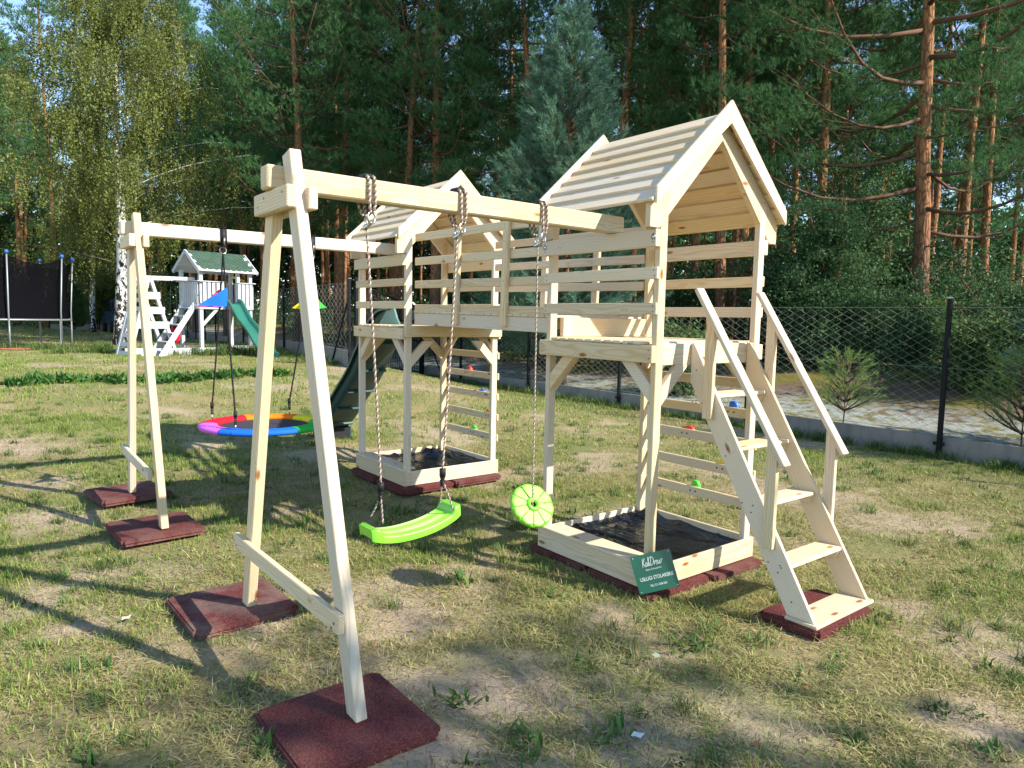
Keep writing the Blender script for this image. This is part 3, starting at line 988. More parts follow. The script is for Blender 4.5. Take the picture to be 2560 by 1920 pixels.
# deciduous tree among the pines
wd, cr = shrub(61, 7.5, 4.4, 26000, .12); DECID = proto_tree(wd, cr, 'pine_bark', 'shrub_leaves', 'alder')

GP = 'slim pines crowding the wood'
# ---- the trees that can be told apart (placed where they stand)
TR_ = []
def put(kind, meshes, x, y, s, rz, label, cat, group=None, tilt=0., z=None):
    TR_.append((x, y)); return place_tree(kind, meshes, x, y, s, rz, label, cat, group, z, tilt)
put('pine_tree', BIGP, -5.2, 16.8, 1.15, .6, 'big spreading pine with a thick orange trunk behind the right end of the fence', 'tree')
put('pine_tree', YOUNG, -10.8, 8.95, 1.02, 1.1, 'young blue-green pine with upright candle tips between the two tower roofs', 'tree')
put('pine_tree', PINES[0], -23.6, 6.9, 1.05, .4, 'tall pine with an orange stem just right of the birch, behind the near swing frame', 'tree')
put('pine_tree', PINES[1], -20.6, 11.0, 1.1, 2.2, 'reddish pine trunk rising behind the ridge of the far tower roof', 'tree')
put('pine_tree', PINES[2], -21.2, 10.0, .98, 4.2, 'slim pine seen above the rope loops, left of the far tower roof', 'tree')
put('pine_tree', PINES[3], -15.3, 15.5, 1.12, 5.1, 'broad pine showing its trunk above the left slope of the near roof', 'tree')
put('pine_tree', PINES[0], -12.0, 18.0, 1.1, 3.3, 'pine with an orange stem directly behind the peak of the near roof', 'tree')
put('pine_tree', TALL[0], -5.9, 21.0, 1.0, 1.3, 'narrow reddish pine stem just right of the big spreading pine', 'tree')
put('pine_tree', TALL[1], -6.6, 25.4, 1.0, 3.3, 'thin pine at the right edge, behind the spreading pine', 'tree')
put('pine_tree', TALL[2], -9.3, 13.6, .92, 2.3, 'pine stem framed by the opening under the near roof, on its left', 'tree')
put('pine_tree', TALL[3], -10.2, 15.9, .98, 5.3, 'grey pine stem framed by the opening under the near roof, on its right', 'tree')
for (x, y, m_, s) in ((-24.9, 8.9, TALL[0], 1.05), (-32.3, 9.9, TALL[1], 1.), (-46.5, 8.4, TALL[2], 1.), (-49.0, 8.8, TALL[3], 1.), (-40.0, 8.5, TALL[0], .95), (-40.5, 9.8, TALL[1], .95), (-39.4, 10.6, PINES[1], 1.),
                      (-12.3, 22.4, TALL[2], 1.), (-11.9, 19.8, TALL[3], 1.), (-12.4, 16.4, TALL[0], .95), (-54.6, 1.5, TALL[1], 1.15), (-18.2, 13.8, PINES[2], 1.0), (-26.5, 12.5, PINES[3], 1.05), (-16.8, 19.0, PINES[1], 1.1), (-8.6, 17.5, PINES[2], 1.0), (-29.5, 9.2, PINES[2], .95)):
    put('pine_tree', m_, x, y, s, rs0.rand()*6.28, 'slim pine among the crowded stems of the wood', 'tree', GP)
# ---- the wood behind
def view_uv(x, y):
    d = np.array([x-CP.x, y-CP.y]); f = np.array([-math.sin(yaw), math.cos(yaw)]); r_ = np.array([math.cos(yaw), math.sin(yaw)])
    dep = d @ f
    return dep, 1280+1746*(d @ r_)/max(dep, .1)
cnt = 0; tries = 0
while cnt < 125 and tries < 9000:
    tries += 1
    x = rs0.uniform(-105, 6); y = rs0.uniform(-32, 66)
    dep, u = view_uv(x, y)
    if not (-260 < u < 2820) or dep < 21 or dep > 92: continue
    if x > -50 and y < 11.5: continue
    if dep < 30 and u > 900: continue
    if x <= -50 and y < 10 and dep < 55: continue
    md = 2.5 if dep < 45 else 2.6
    if min((x-a)**2+(y-b)**2 for a, b in TR_) < md**2: continue
    if u < 620 and dep < 60 and rs0.rand() < .3: continue
    k = rs0.randint(4)
    edge = (dep < 30 or (u < 600 and dep < 62)) and rs0.rand() < .6
    put('pine_tree', PINES[k] if edge else TALL[k], x, y, rs0.uniform(.85, 1.18), rs0.rand()*6.28, 'slim pine among the crowded stems of the wood', 'tree', GP)
    cnt += 1
# ---- undergrowth
GS = 'leafy bushes under the pines behind the fence'
for i, (x, y, s) in enumerate(((-6.3, 13.4, .9), (-4.4, 14.4, .75), (-2.6, 14.2, .8), (-1.0, 13.4, .85), (.4, 13.8, 1.05), (-5.9, 15.2, .95), (-7.6, 14.0, 1.15), (-3.0, 16.6, .9), (-.2, 15.8, 1.3), (-2.2, 18.6, 1.2), (-8.8, 16.8, 1.45), (1.3, 15.0, 1.3), (-11.2, 14.6, 1.0), (-13.0, 17.6, 1.1), (-16.6, 15.2, 1.0), (-19.5, 16.6, 1.2), (-23.0, 13.6, 1.0), (-7.2, 19.8, 1.5), (-5.0, 19.4, 1.1))):
    put('leafy_bush', SHRUB[i % 3], x, y, s, rs0.rand()*6.28, 'dark leafy bush in the undergrowth behind the fence', 'bush', GS)
for i, (x, y, s) in enumerate(((-6.2, 14.0, .62), (-7.4, 17.2, .85))):
    put('leafy_tree', DECID, x, y, s, i*2.1, ('small-leaved tree left of the spreading pine trunk, right of the near roof', 'taller leafy tree behind the bushes right of the near roof')[i], 'tree')
put('sapling', BRIGHT, -2.2, 12.2, .95, .4, 'bright green leafy sapling just left of the tall black fence post top', 'sapling')
put('sapling', BRIGHT, -7.3, 9.6, 1.0, 2.4, 'leafy sapling with pale round leaves right behind the near tower\'s right post', 'sapling')
put('sapling', BRIGHT, -14.3, 11.2, .8, 4.4, 'low bright sapling behind the bridge railing', 'sapling')
put('pine_seedling', SEED, -3.0, 8.55, 1.0, .3, 'small light green pine seedling by the concrete strip, left of the tall fence post', 'seedling')
put('pine_seedling', SEED, -.25, 8.15, 1.15, 2.2, 'bushy yellow-green pine seedling right of the tall fence post', 'seedling')
wd, cr = young_pine(17, 3.4, 2.2, 10, .13, .013, .18)
put('pine_tree', proto_tree(wd, cr, 'pine_bark', 'blue_needles', 'small_pine'), .75, 8.9, 1.12, .8, 'small bushy pine at the right edge just beyond the fence', 'tree')
put('pine_tree', YOUNG, -13.2, 10.4, .62, 3.9, 'short blue-green pine behind the bridge, lower than the young pine', 'tree')
# ---- what closes the view: brushwood between the stems and the far wood
def mass(name, n, size, label, region, hfun, seed, leafm):
    rs = np.random.RandomState(seed)
    x, y = region(rs, n)
    hm = hfun(x, y)
    ok = hm > .25; x, y, hm = x[ok], y[ok], hm[ok]
    z = floor_h(x, y)+hm*rs.rand(len(x))**.8
    v, f, va = leaves(np.stack([x, y, z], 1), rs, size, .2, np.clip(fbm(x*.4, y*.4, seed, 3)+rs.rand(len(x))*.4-.2, 0, 1))
    o = meshobj(name, np_mesh(name, v, f, M[leafm], False, attr=va))
    return tag(o, label, None, None, 'stuff')
def reg_near(rs, n):
    x = rs.uniform(-70, 10, n); y = 11+rs.rand(n)**1.3*45; return x, y
mass('brushwood', 90000, .17, 'low brushwood between the pine stems', reg_near, lambda x, y: np.clip((fbm(x*.28, y*.28, 3, 3)-.40)*9, 0, 2.6)*np.clip((y-11)/6, .2, 1), 51, 'shrub_leaves')
def reg_left(rs, n):
    x = rs.uniform(-75, -50, n); y = rs.uniform(-30, 14, n); return x, y
mass('brushwood', 40000, .20, 'low brushwood at the far end of the lawn', reg_left, lambda x, y: np.clip((fbm(x*.25, y*.25, 6, 3)-.36)*9, 0, 3.2), 52, 'shrub_leaves')
def reg_far(rs, n):
    d = rs.uniform(88, 106, n); a = rs.uniform(R(8), R(100), n)
    return CP.x-np.sin(a)*d, CP.y+np.cos(a)*d
mass('far_wood', 110000, .75, 'the dark wood far behind the first pines', reg_far, lambda x, y: 9+9*fbm(x*.12, y*.12, 8, 3), 53, 'pine_needles')
# ---- birches on the lawn
wd, cr = birch(3, 14.5, .235, 5.2, 120000, 2.6)
BIR = proto_tree(wd, cr, 'birch_bark', 'birch_leaves', 'birch')
put('birch_tree', BIR, -26.4, .95, .98, 2.0, 'big birch with a black-scarred white trunk and drooping branches by the old playhouse', 'tree')
wd, cr = birch(8, 12.5, .2, 4.2, 80000, 2.8)
BIR2 = proto_tree(wd, cr, 'birch_bark', 'birch_leaves', 'birch')
put('birch_tree', BIR2, -24.5, -5.9, 1.0, .7, 'birch at the left edge whose hanging twigs reach over the trampoline', 'tree')
GB = 'birches at the far end of the lawn'
for x, y, s in ((-44, 2.2, .85), (-41, -6.5, .95), (-52, -10, 1.0), (-37.0, -8.5, .9)):
    put('birch_tree', BIR2 if x < -43 else BIR, x, y, s, rs0.rand()*6, 'leafy birch at the far end of the lawn behind the trampoline', 'tree', GB)
for i, (x, y, s) in enumerate(((-47.6, 2.9, 1.15), (-46.5, 4.0, 1.0))):
    put('thuja_bush', proto_tree(*young_pine(70+i, 3.2, 2.4, 9, .16, .03, .2), 'pine_bark', 'thuja_leaves', 'thuja'), x, y, s, 0., ('bright green conifer bush left of the birch trunk, behind the far fence', 'second conifer bush half hidden behind the birch trunk')[i], 'bush')
put('thuja_bush', proto_tree(*young_pine(77, 2.6, 1.1, 9, .15, .03, .2), 'pine_bark', 'shrub_leaves', 'thuja'), -39.4, .74, 1.0, 0., 'narrow dark conifer beside the trampoline poles', 'bush')
# ---- trees behind the photographer's right shoulder; they shade the front of the lawn
GX = 'leafy trees standing right of the photographer'
for x, y, k, s in ((13.3, 3.4, 0, .62), (14.1, 1.7, 1, .60), (16.2, .4, 2, .66), (16.9, 4.2, 3, .68)):
    put('leafy_tree', DECID, x, y, s*2.3, k*1.3, 'leafy tree standing to the right of the lawn, outside the photograph', 'tree', GX)

# ------------------------------------------------------------------ the wooden playset (one bolted-together thing)
W, W2 = 1.10, 1.17
XF = -3.30                                   # right face of the far tower; the near tower's is x = 0
play = thing('wooden_playset', (-1.6, -.4, 0), 'new pale pine playset: two roofed towers, a bridge, a ladder and two swing frames', 'playset')
screws = MB()
def screw(p, n, r=.0052):
    p = np.array(p, float); n = np.array(n, float)
    u = np.cross(n, [0, 0, 1.]) if abs(n[2]) < .9 else np.array([1., 0, 0]); u /= np.linalg.norm(u); v = np.cross(n, u)
    a = np.arange(6)*np.pi/3
    vs = p+n*.0012+r*(np.cos(a)[:, None]*u+np.sin(a)[:, None]*v)
    screws.add(np.concatenate([vs, (p+n*.0012)[None]]), t=[[i, (i+1) % 6, 6] for i in range(6)])
rr = random.Random(4)

def rail(name, x0, x1, y, z0, z1, thk, out, parent=play):
    """rail along x; y is the face it is nailed to, out = -1 or +1"""
    ya, yb = (y, y+out*thk)
    b = cube(name, (x0, min(ya, yb), z0), (x1, max(ya, yb), z1), parent, None, .004)
    for xx in (x0+.03, x1-.025):
        for zz in (z0+(z1-z0)*.27, z0+(z1-z0)*.73):
            screw((xx+rr.uniform(-.006, .006), y+out*thk, zz), (0, out, 0))
    return b

def tower(X, dz, near):
    x0, x1 = X-W, X
    g = .045+dz*.9
    # posts (thin in x, wide in y)
    for (px, s) in ((x0, 1), (x1-.045, 1)):
        for yy in (0, W2-.07):
            top = 2.74+dz
            poly = [(-1, 0)]
            cube('post', (px, yy, g), (px+.045, yy+.07, top-.02), play, None, .004)
    # sandbox boards
    zb, zt = g+.005, g+.158
    t = .022
    rail('sandbox_board', x0-t, x1+t, 0, zb, zt, t, -1)
    rail('sandbox_board', x0-t, x1+t, W2, zb, zt, t, 1)
    for px in (x0-t, x1):
        cube('sandbox_board', (px, .0005, zb), (px+t, W2-.0005, zt-.001), play)
        for yy in (.05, .55, 1.1):
            for zz in (zb+.04, zt-.04): screw((px+t if px == x1 else px, yy, zz), (1 if px == x1 else -1, 0, 0))
    # bench board on the front edge, notched round the posts
    bz = zt+.0015
    prism('bench_board', [(x0-t, -.034), (x1+t, -.034), (x1+t, -.002), (x1-.05, -.002), (x1-.05, .15), (x0+.05, .15), (x0+.05, -.002), (x0-t, -.002)], (0, 0, bz+.01), (1, 0, 0), (0, 1, 0), .02, play)
    # front and back rails
    for k, (za, zb_, th) in enumerate(((1.888, 1.966, .022), (2.118, 2.196, .022), (2.345, 2.4555, .045))):
        if k == 2: za, zb_ = 2.3226, 2.4346
        rail('rail', x0-.02, x1, 0, za+dz, zb_+dz, th, -1)
        rail('rail', x0-.02, x1, W2, za+dz+(.03 if k == 2 else 0), zb_+dz+(.03 if k == 2 else 0), th, 1)
    if near:
        for xx in (x0, x1-.035):
            bo = MB(); a = np.arange(9)
            bo.tube([[xx+.015, -.044, 2.385+dz], [xx+.015, -.052, 2.385+dz]], .017, 10)
            bo.obj('bolt_head', M['galvanised_steel'], play)
    # platform beams
    rail('platform_beam', x0-.03, x1, 0, 1.573+dz, 1.688+dz, .045, -1)
    rail('platform_beam', x0-.03, x1, W2, 1.573+dz, 1.688+dz, .045, 1)
    if near:
        cube('platform_beam', (x1-.040, .072, 1.556+dz), (x1-.005, W2-.072, 1.700+dz), play)
    else:
        cube('platform_beam', (x1+.0005, -.02, 1.60+dz), (x1+.042, W2+.03, 1.712+dz), play)
        for yy in (.03, 1.13):
            for zz in (1.635, 1.675): screw((x1+.042, yy, zz+dz), (1, 0, 0))
    cube('platform_beam', (x0+.002, .072, 1.573+dz), (x0+.044, W2-.072, 1.686+dz), play)
    # floor planks run along y and lap over the front beam
    n = 12; pw = (W-.0)/n
    for i in range(n):
        xa = x0+i*pw+.003; xb = x0+(i+1)*pw-.003
        ya, yb = (.072, W2-.072) if i in (0, n-1) else (-.040+rr.uniform(-.004, .004), W2+.03)
        if near and i == n-1: xb = x1-.05+.0
        cube('floor_plank', (xa, ya, 1.6895+dz), (xb, yb, 1.712+dz), play, None, .006)
    # knee braces
    for px, sx in ((x0+.045, 1), (x1-.045, -1)):
        for y in (.024, W2-.024):
            o = Vector((px, y, 1.572+dz)); L = .27
            prism('knee_brace', [(0, -L), (sx*L, 0), (sx*(L-.125), 0), (0, -L+.125)], o, (1, 0, 0), (0, 0, 1), .040, play)
    for px in (x0+.0225, x1-.0225):
        for y, sy in ((.0705, 1), (W2-.0705, -1)):
            o = Vector((px, y, 1.556+dz)); L = .27
            prism('knee_brace', [(0, -L), (sy*L, 0), (sy*(L-.125), 0), (0, -L+.125)], o, (0, 1, 0), (0, 0, 1), .041, play)
    # short splice blocks on the inner side of the right-hand posts
    cube('splice_block', (x1-.072, .012, 1.06+dz), (x1-.0455, .068, 1.30+dz), play)
    # climbing rungs on the back
    for z in (.41, .645, .88, 1.11, 1.345):
        rail('climbing_rung', x0-.02, x1+.012, W2, z+dz, z+.076+dz, .024, 1)
    holds = [(-.55, .41, 'hold_green'), (-.30, .645, 'hold_yellow'), (-.66, .88, 'hold_red'), (-.22, 1.11, 'hold_blue'), (-.5, 1.345, 'hold_red')] if near else \
            [(-.48, .41, 'hold_green'), (-.18, .645, 'hold_orange'), (-.35, .88, 'hold_blue'), (-.62, 1.11, 'hold_red'), (-.12, 1.345, 'hold_yellow')]
    for hx, hz, hc in holds:
        bm = bmesh.new()
        bmesh.ops.create_icosphere(bm, subdivisions=2, radius=1)
        for v in bm.verts:
            c = v.co
            k = 1+.22*math.sin(3*c.x+hx*20)+.15*math.sin(4*c.z+hz*9)
            v.co = Vector((c.x*.062*k, max(c.y, -.2)*.048*k+.008, c.z*.048*k+.018))
        me = bpy.data.meshes.new('climbing_hold'); bm.to_mesh(me); bm.free()
        me.polygons.foreach_set('use_smooth', [True]*len(me.polygons)); me.materials.append(M[hc])
        meshobj('climbing_hold', me, play, Matrix.Translation((x1+hx, W2+.026, hz+.045+dz)))
        for s in (-.02, .02): screw((x1+hx+s*1.3, W2-.0008, hz+.04+dz), (0, -1, 0), .009)
    # ---- roof: rafters in the two gable planes, lapped planks, barge boards
    yc = W2/2+.02
    ze, za = 2.60+dz, 3.245+dz               # top line of the rafters at eave and ridge
    ev = .105
    sl = (za-ze)/(yc+ev)
    ang = math.atan(sl); cs, sn = math.cos(ang), math.sin(ang)
    vw = .118/cs                              # vertical depth of a rafter
    for px in (x0+.0225, x1-.0225):
        for s in (-1, 1):
            e = yc+ev
            p = [(0, za), (s*e, ze), (s*e, ze-vw), (s*(e-.09), ze-vw+.0), (0, za-vw)]
            prism('rafter', p, (px, yc, 0), (0, 1, 0), (0, 0, 1), .0445, play)
    pl_w = (math.hypot(yc+ev, za-ze)+.035)/6.72
    for s in (-1, 1):
        dv = Vector((0, s*cs, -sn)); nv = Vector((0, s*sn, cs))
        rid = Vector((0, yc, za))
        for i in range(7):
            # each plank lies on the one below it, like weatherboards
            top = rid+dv*(i*pl_w*.955-.006)
            bot = top+dv*pl_w
            a = top+nv*.013; b = bot+nv*.033
            mid = (a+b)/2; wv = (a-b)
            if i == 6:
                a = top+nv*.013; b = bot+nv*.026; mid = (a+b)/2; wv = a-b
            pk = board('roof_plank', (x0-.045, mid.y, mid.z), (x1+.045, mid.y, mid.z), wv, wv.length, .021, play, None, .003)
    bo = .020
    for px in (x0-.045-.011, x1+.045+.011):
        for s in (-1, 1):
            e = yc+ev+.02
            zt_ = .075
            za2 = za+.100; ze2 = za2-sl*e
            p = [(0, za2), (s*e, ze2), (s*e, ze2-.105), (0, za2-.125/cs*.92)]
            prism('barge_board', p, (px, yc, 0), (0, 1, 0), (0, 0, 1), .0215, play)
    # small gusset under the front eave
    cube('eave_block', (x1-.045, -.022, 2.50+dz), (x1-.002, -.0008, 2.66+dz), play)

tower(0., 0., True)
tower(XF, .037, False)

# toe board and block inside the near tower
cube('toe_board', (-1.092, .235, 1.7135), (-1.062, 1.10, 1.862), play)
cube('toe_block', (-1.098, .135, 1.7135), (-1.053, .2345, 1.862), play)

# ---- bridge
bx0, bx1 = XF+.0435, -W-.0005
for y in (.071, 1.067):
    board('bridge_beam', (bx0, y+.014, 1.822), (bx1, y+.014, 1.796), (0, 0, 1), .12, .028, play)
n = 21; st = (bx1-bx0)/n
for i in range(n):
    xa = bx0+i*st; xb = xa+st
    zc = 1.822+(1.796-1.822)*((xa+xb)/2-bx0)/(bx1-bx0)+.0605+.0105
    board('bridge_plank', ((xa+xb)/2, .062, zc), ((xa+xb)/2, 1.105, zc+rr.uniform(-.001, .001)), (1, 0, 0), st-.006, .020, play, None, .004)
for y, side in ((.0745, 0), (1.0805, 1)):
    for k, z in enumerate((1.932, 2.17, 2.40, 2.64)):
        bd = board('bridge_rail', (bx0-(.02 if 0 else 0), y+.0105, z), (bx1-(0 if side == 0 else 0), y+.0105, z-.024), (0, 0, 1), .076, .021, play)
        for xx in (bx0+.03, bx1-.06):
            screw((xx, y if side == 0 else y+.021, z), (0, -1 if side == 0 else 1, 0))
    for xx in (-2.455, -1.715):
        yy = y-.0175 if side == 0 else y+.0385
        x_ = xx
        board('baluster', (x_-.012, yy, 1.775), (x_+.014, yy, 2.665 if side == 0 else 2.69), (1, 0, 0), .078, .034, play)
        for z in (1.932, 2.17, 2.40, 2.64):
            screw((x_, yy-.017 if side == 0 else yy+.017, z-.012), (0, -1 if side == 0 else 1, 0))

# ---- swing beams and A-frames
def swing_frame(xb, zb, y_end, y_tower, f_near, f_far, ytop, yfoot, zfoot, block_x, brace, slot):
    bw, bh = .098, .112
    cx_ = xb+bw/2
    board('swing_beam', (cx_, y_end, zb+bh/2), (cx_+slot, y_tower, zb+bh/2), (0, 0, 1), bh, bw, play, None, .008)
    lw, lt = .098, .056
    for s, foot in ((1, f_near), (-1, f_far)):
        top = Vector((cx_+s*(bw/2+lw/2+.001), ytop+lt/2, zb+bh+(.055 if s > 0 else -.03)))
        ft = Vector((foot, yfoot+lt/2, zfoot))
        d = (top-ft)
        # square-cut top, foot cut level with the mat
        x, y, z = frame(d, (1, 0, 0))
        L = d.length
        k = (z.z/x.z)*lw/2
        p = [(k, -lw/2), (L, -lw/2), (L, lw/2), (-k, lw/2)]
        o_ = prism('frame_leg', p, ft, x, z, lt, play, None, .004)
        for f in (.2, .62): screw(ft+d*f+y*(-lt/2), -y, .0065)
    for yy in (ytop-.046, ytop+lt+.001):
        cube('cross_block', (block_x[0], yy, zb-.104), (block_x[1], yy+.045, zb-.002), play, None, .005)
        if yy < ytop:
            for xx in (block_x[0]+.06, block_x[0]+.15, block_x[1]-.06):
                screw((xx, yy, zb-.05+rr.uniform(-.02, .02)), (0, -1, 0), .008)
    (xa, za), (xc, zc) = brace
    yb_ = yfoot-.026-(ytop-yfoot)*-.1
    board('low_brace', (xa, yfoot-.034, za), (xc, yfoot-.034, zc), (0, 0, 1), .088, .034, play, None, .004)
    for xx in (xa+.03, xa+.06, xc-.04, xc-.07): screw((xx, yfoot-.051, za+rr.uniform(-.02, .02)), (0, -1, 0), .008)
swing_frame(-.444, 2.4350, -2.395, .03, .243, -1.283, -2.325, -2.25, .049, (-.62, -.16), ((-1.315, .462), (.215, .480)), 0)
swing_frame(-3.665, 2.4725, -2.505, .03, -3.10, -4.50, -2.43, -2.365, .095, (-3.83, -3.40), ((-4.49, .53), (-3.27, .50)), .09)

# ---- ladder
yn, yf = .385, 1.005                          # inner faces of the stringers
def stringer(y0):
    a = Vector((-.07, 1.70)); 
    p = [(-.118, 1.704), (-.068, 1.706), (.978, .068), (.800, .068), (-.112, 1.445)]
    prism('stringer', p, (0, y0, 0), (1, 0, 0), (0, 0, 1), .026, play)
# offset so that the stringers hang on the platform beam
for y0 in (.372, 1.018):
    p = [(.002, 1.704), (.022, 1.704), (.982, .0705), (.802, .0705), (.002, 1.442)]
    d = Vector((.96, 0, -1.634)).normalized()
    x, y, z = frame(d, (1, 0, 1))
    O = Vector((.002, y0, 1.442))
    loc = [((Vector((a, y0, b))-O).dot(x), (Vector((a, y0, b))-O).dot(z)) for a, b in p]
    prism('stringer', loc, O, x, z, .026, play)
for zt in (.375, .706, 1.036, 1.363):
    xf = .80-(zt-.375)*.628
    cube('step', (xf-.165, .3865, zt-.026), (xf, 1.0035, zt), play, None, .006)
    for ya in (.3865, .983):
        prism('step_bracket', [(xf-.15, zt-.0265), (xf-.012, zt-.0265), (xf-.03, zt-.085), (xf-.09, zt-.085)], (0, ya+.0102, 0), (1, 0, 0), (0, 0, 1), .02, play)
    for xx in (xf-.13, xf-.05):
        screw((xx-.01, .359, zt-.013), (0, -1, 0), .0055); screw((xx-.02, .359, zt-.06), (0, -1, 0), .0055)
cube('step', (.800, .338, .0485), (1.008, 1.052, .0705), play, None, .004)
for (px, pz) in ((.05, 1.52), (.06, 1.30), (.12, 1.33), (.16, 1.22), (.83, .16), (.75, .35), (.66, .55)):
    screw((px, .359, pz), (0, -1, 0), .0055)
for y0, sg in ((.340, -1), (1.050, 1)):
    yo = y0
    # handrail lies on two uprights fixed to the stringer's outer face
    p0 = Vector((.058, yo, 2.066)); p1 = Vector((.755, yo, .985))
    x, y, z = frame(p1-p0, (1, 0, 1))
    L = (p1-p0).length
    board('handrail', p0, p1, (0, 1, 0), .074, .030, play, None, .004)
    yu = y0
    for xx, zb, zt in ((.172, 1.205, 1.872), (.665, .455, 1.112)):
        k = .055
        prism('handrail_upright', [(zb, -.036), (zt+.045, -.036), (zt-.068, .036), (zb, .036)], (xx, yu, 0), (0, 0, 1), (1, 0, 0), .034, play)
screws.obj('screw', simple('screw_head', (.10, .085, .07), .4, .5, .6), play)['kind'] = 'stuff'

# ---- slide on the far tower
def slide(root, O, ex, prof, wid, wall, m, th=.012, nm='slide'):
    """wavy chute: O start point, ex run direction; prof = list of (run, height)"""
    O = Vector(O); ex = Vector((ex[0], ex[1], 0)).normalized(); ey = Vector((-ex.y, ex.x, 0))
    pr = np.array(prof, float)
    # dense Catmull-Rom through the profile
    P = [pr[0]]
    ext = np.vstack([2*pr[0]-pr[1], pr, 2*pr[-1]-pr[-2]])
    for i in range(1, len(ext)-2):
        for t in np.linspace(0, 1, 9)[1:]:
            p0, p1, p2, p3 = ext[i-1:i+3]
            P.append(.5*((2*p1)+(-p0+p2)*t+(2*p0-5*p1+4*p2-p3)*t*t+(-p0+3*p1-3*p2+p3)*t**3))
    P = np.array(P)
    T = np.gradient(P, axis=0); T /= np.linalg.norm(T, axis=1)[:, None]
    N = np.stack([-T[:, 1], T[:, 0]], 1)
    N[N[:, 1] < 0] *= -1
    h = wid/2
    sec = [(-h-.035, wall-.035), (-h-.03, wall), (-h, wall+.006), (-h+.018, wall-.008), (-h+.03, .05), (-h+.075, .006), (0, 0), (h-.075, .006), (h-.03, .05), (h-.018, wall-.008), (h, wall+.006), (h+.03, wall), (h+.035, wall-.035),
           (h+.022, wall-.03), (h-.012, wall-.02), (h-.014, .02), (h-.05, -th), (0, -th*1.4), (-h+.05, -th), (-h+.014, .02), (-h+.012, wall-.02), (-h-.022, wall-.03)]
    n = len(P); k = len(sec)
    v = []
    for i in range(n):
        f = min(1, .35+i/6.) if i < 6 else 1
        for (a, b) in sec:
            c = Vector((0, 0, 0))
            bb = b
            q_ = O+ex*(P[i, 0]+N[i, 0]*bb)+ey*a+Vector((0, 0, P[i, 1]+N[i, 1]*bb))
            v.append(q_)
    i = np.arange(n-1)[:, None]; j = np.arange(k)[None]
    q_ = np.stack([i*k+j, i*k+(j+1) % k, (i+1)*k+(j+1) % k, (i+1)*k+j], -1).reshape(-1, 4)
    v = np.array(v); c0 = v.mean(0)
    me = np_mesh(nm, v-c0, q_, m, True)
    me.set_sharp_from_angle(angle=R(50))
    o = meshobj(nm, me, root, Matrix.Translation(Vector(c0)))
    return o, P, N, ex, ey, O
prof = [(-.14, 1.80), (.10, 1.775), (.32, 1.66), (.62, 1.36), (.92, 1.04), (1.22, .80), (1.52, .56), (1.80, .34), (2.02, .225), (2.24, .20)]
so, P_, N_, sx_, sy_, SO = slide(play, (XF-W-.02, .585, .0), (-1, 0), prof, .46, .155, M['dark_green_plastic'])
# dark underside ribs, end skirt and label
for i in (20, 29, 38, 47, 56):
    p = P_[i]; nn_ = N_[i]
    c = SO+sx_*(p[0]-nn_[0]*.032)+Vector((0, 0, p[1]-nn_[1]*.032))
    board('slide_rib', c-sy_*.19, c+sy_*.19, (nn_[0]*sx_.x, 0, nn_[1]), .034, .018, so, M['dark_green_plastic'], .003)
e = SO+sx_*2.02
for s in (-1, 1):
    cube('slide_foot', (e.x-.20, e.y+s*.215-.015, gh(e.x, e.y)), (e.x+.10, e.y+s*.215+.015, .235), so, M['dark_green_plastic'], .004)
cube('slide_foot', (e.x+.085, e.y-.20, gh(e.x, e.y)), (e.x+.10, e.y+.20, .225), so, M['dark_rubber_board'], .002)
p = P_[16]; nn_ = N_[16]; T_ = Vector((sx_.x*(P_[17]-P_[15])[0], 0, (P_[17]-P_[15])[1])).normalized()
c = SO+sx_*(p[0]-nn_[0]*.021)+Vector((0, 0, p[1]-nn_[1]*.021))
board('warning_label', c-sy_*.07+sy_*.03, c+sy_*.07+sy_*.03, T_, .19, .0015, so, M['paper_label'], 0)
for s in (-1, 1):
    # high side cheeks at the slide's entry
    prism('slide_cheek', [(-.30, 1.72), (-.02, 1.74), (.30, 1.70), (.10, 1.87), (-.03, 1.99), (-.10, 1.985), (-.20, 1.82)], (XF-W+.06, .585+s*.225, .0), (-1, 0, 0), (0, 0, 1), .03, so, simple('slide_teal_faded', (.10, .22, .21), .4, .4, nscale=4, var=.1), .008)

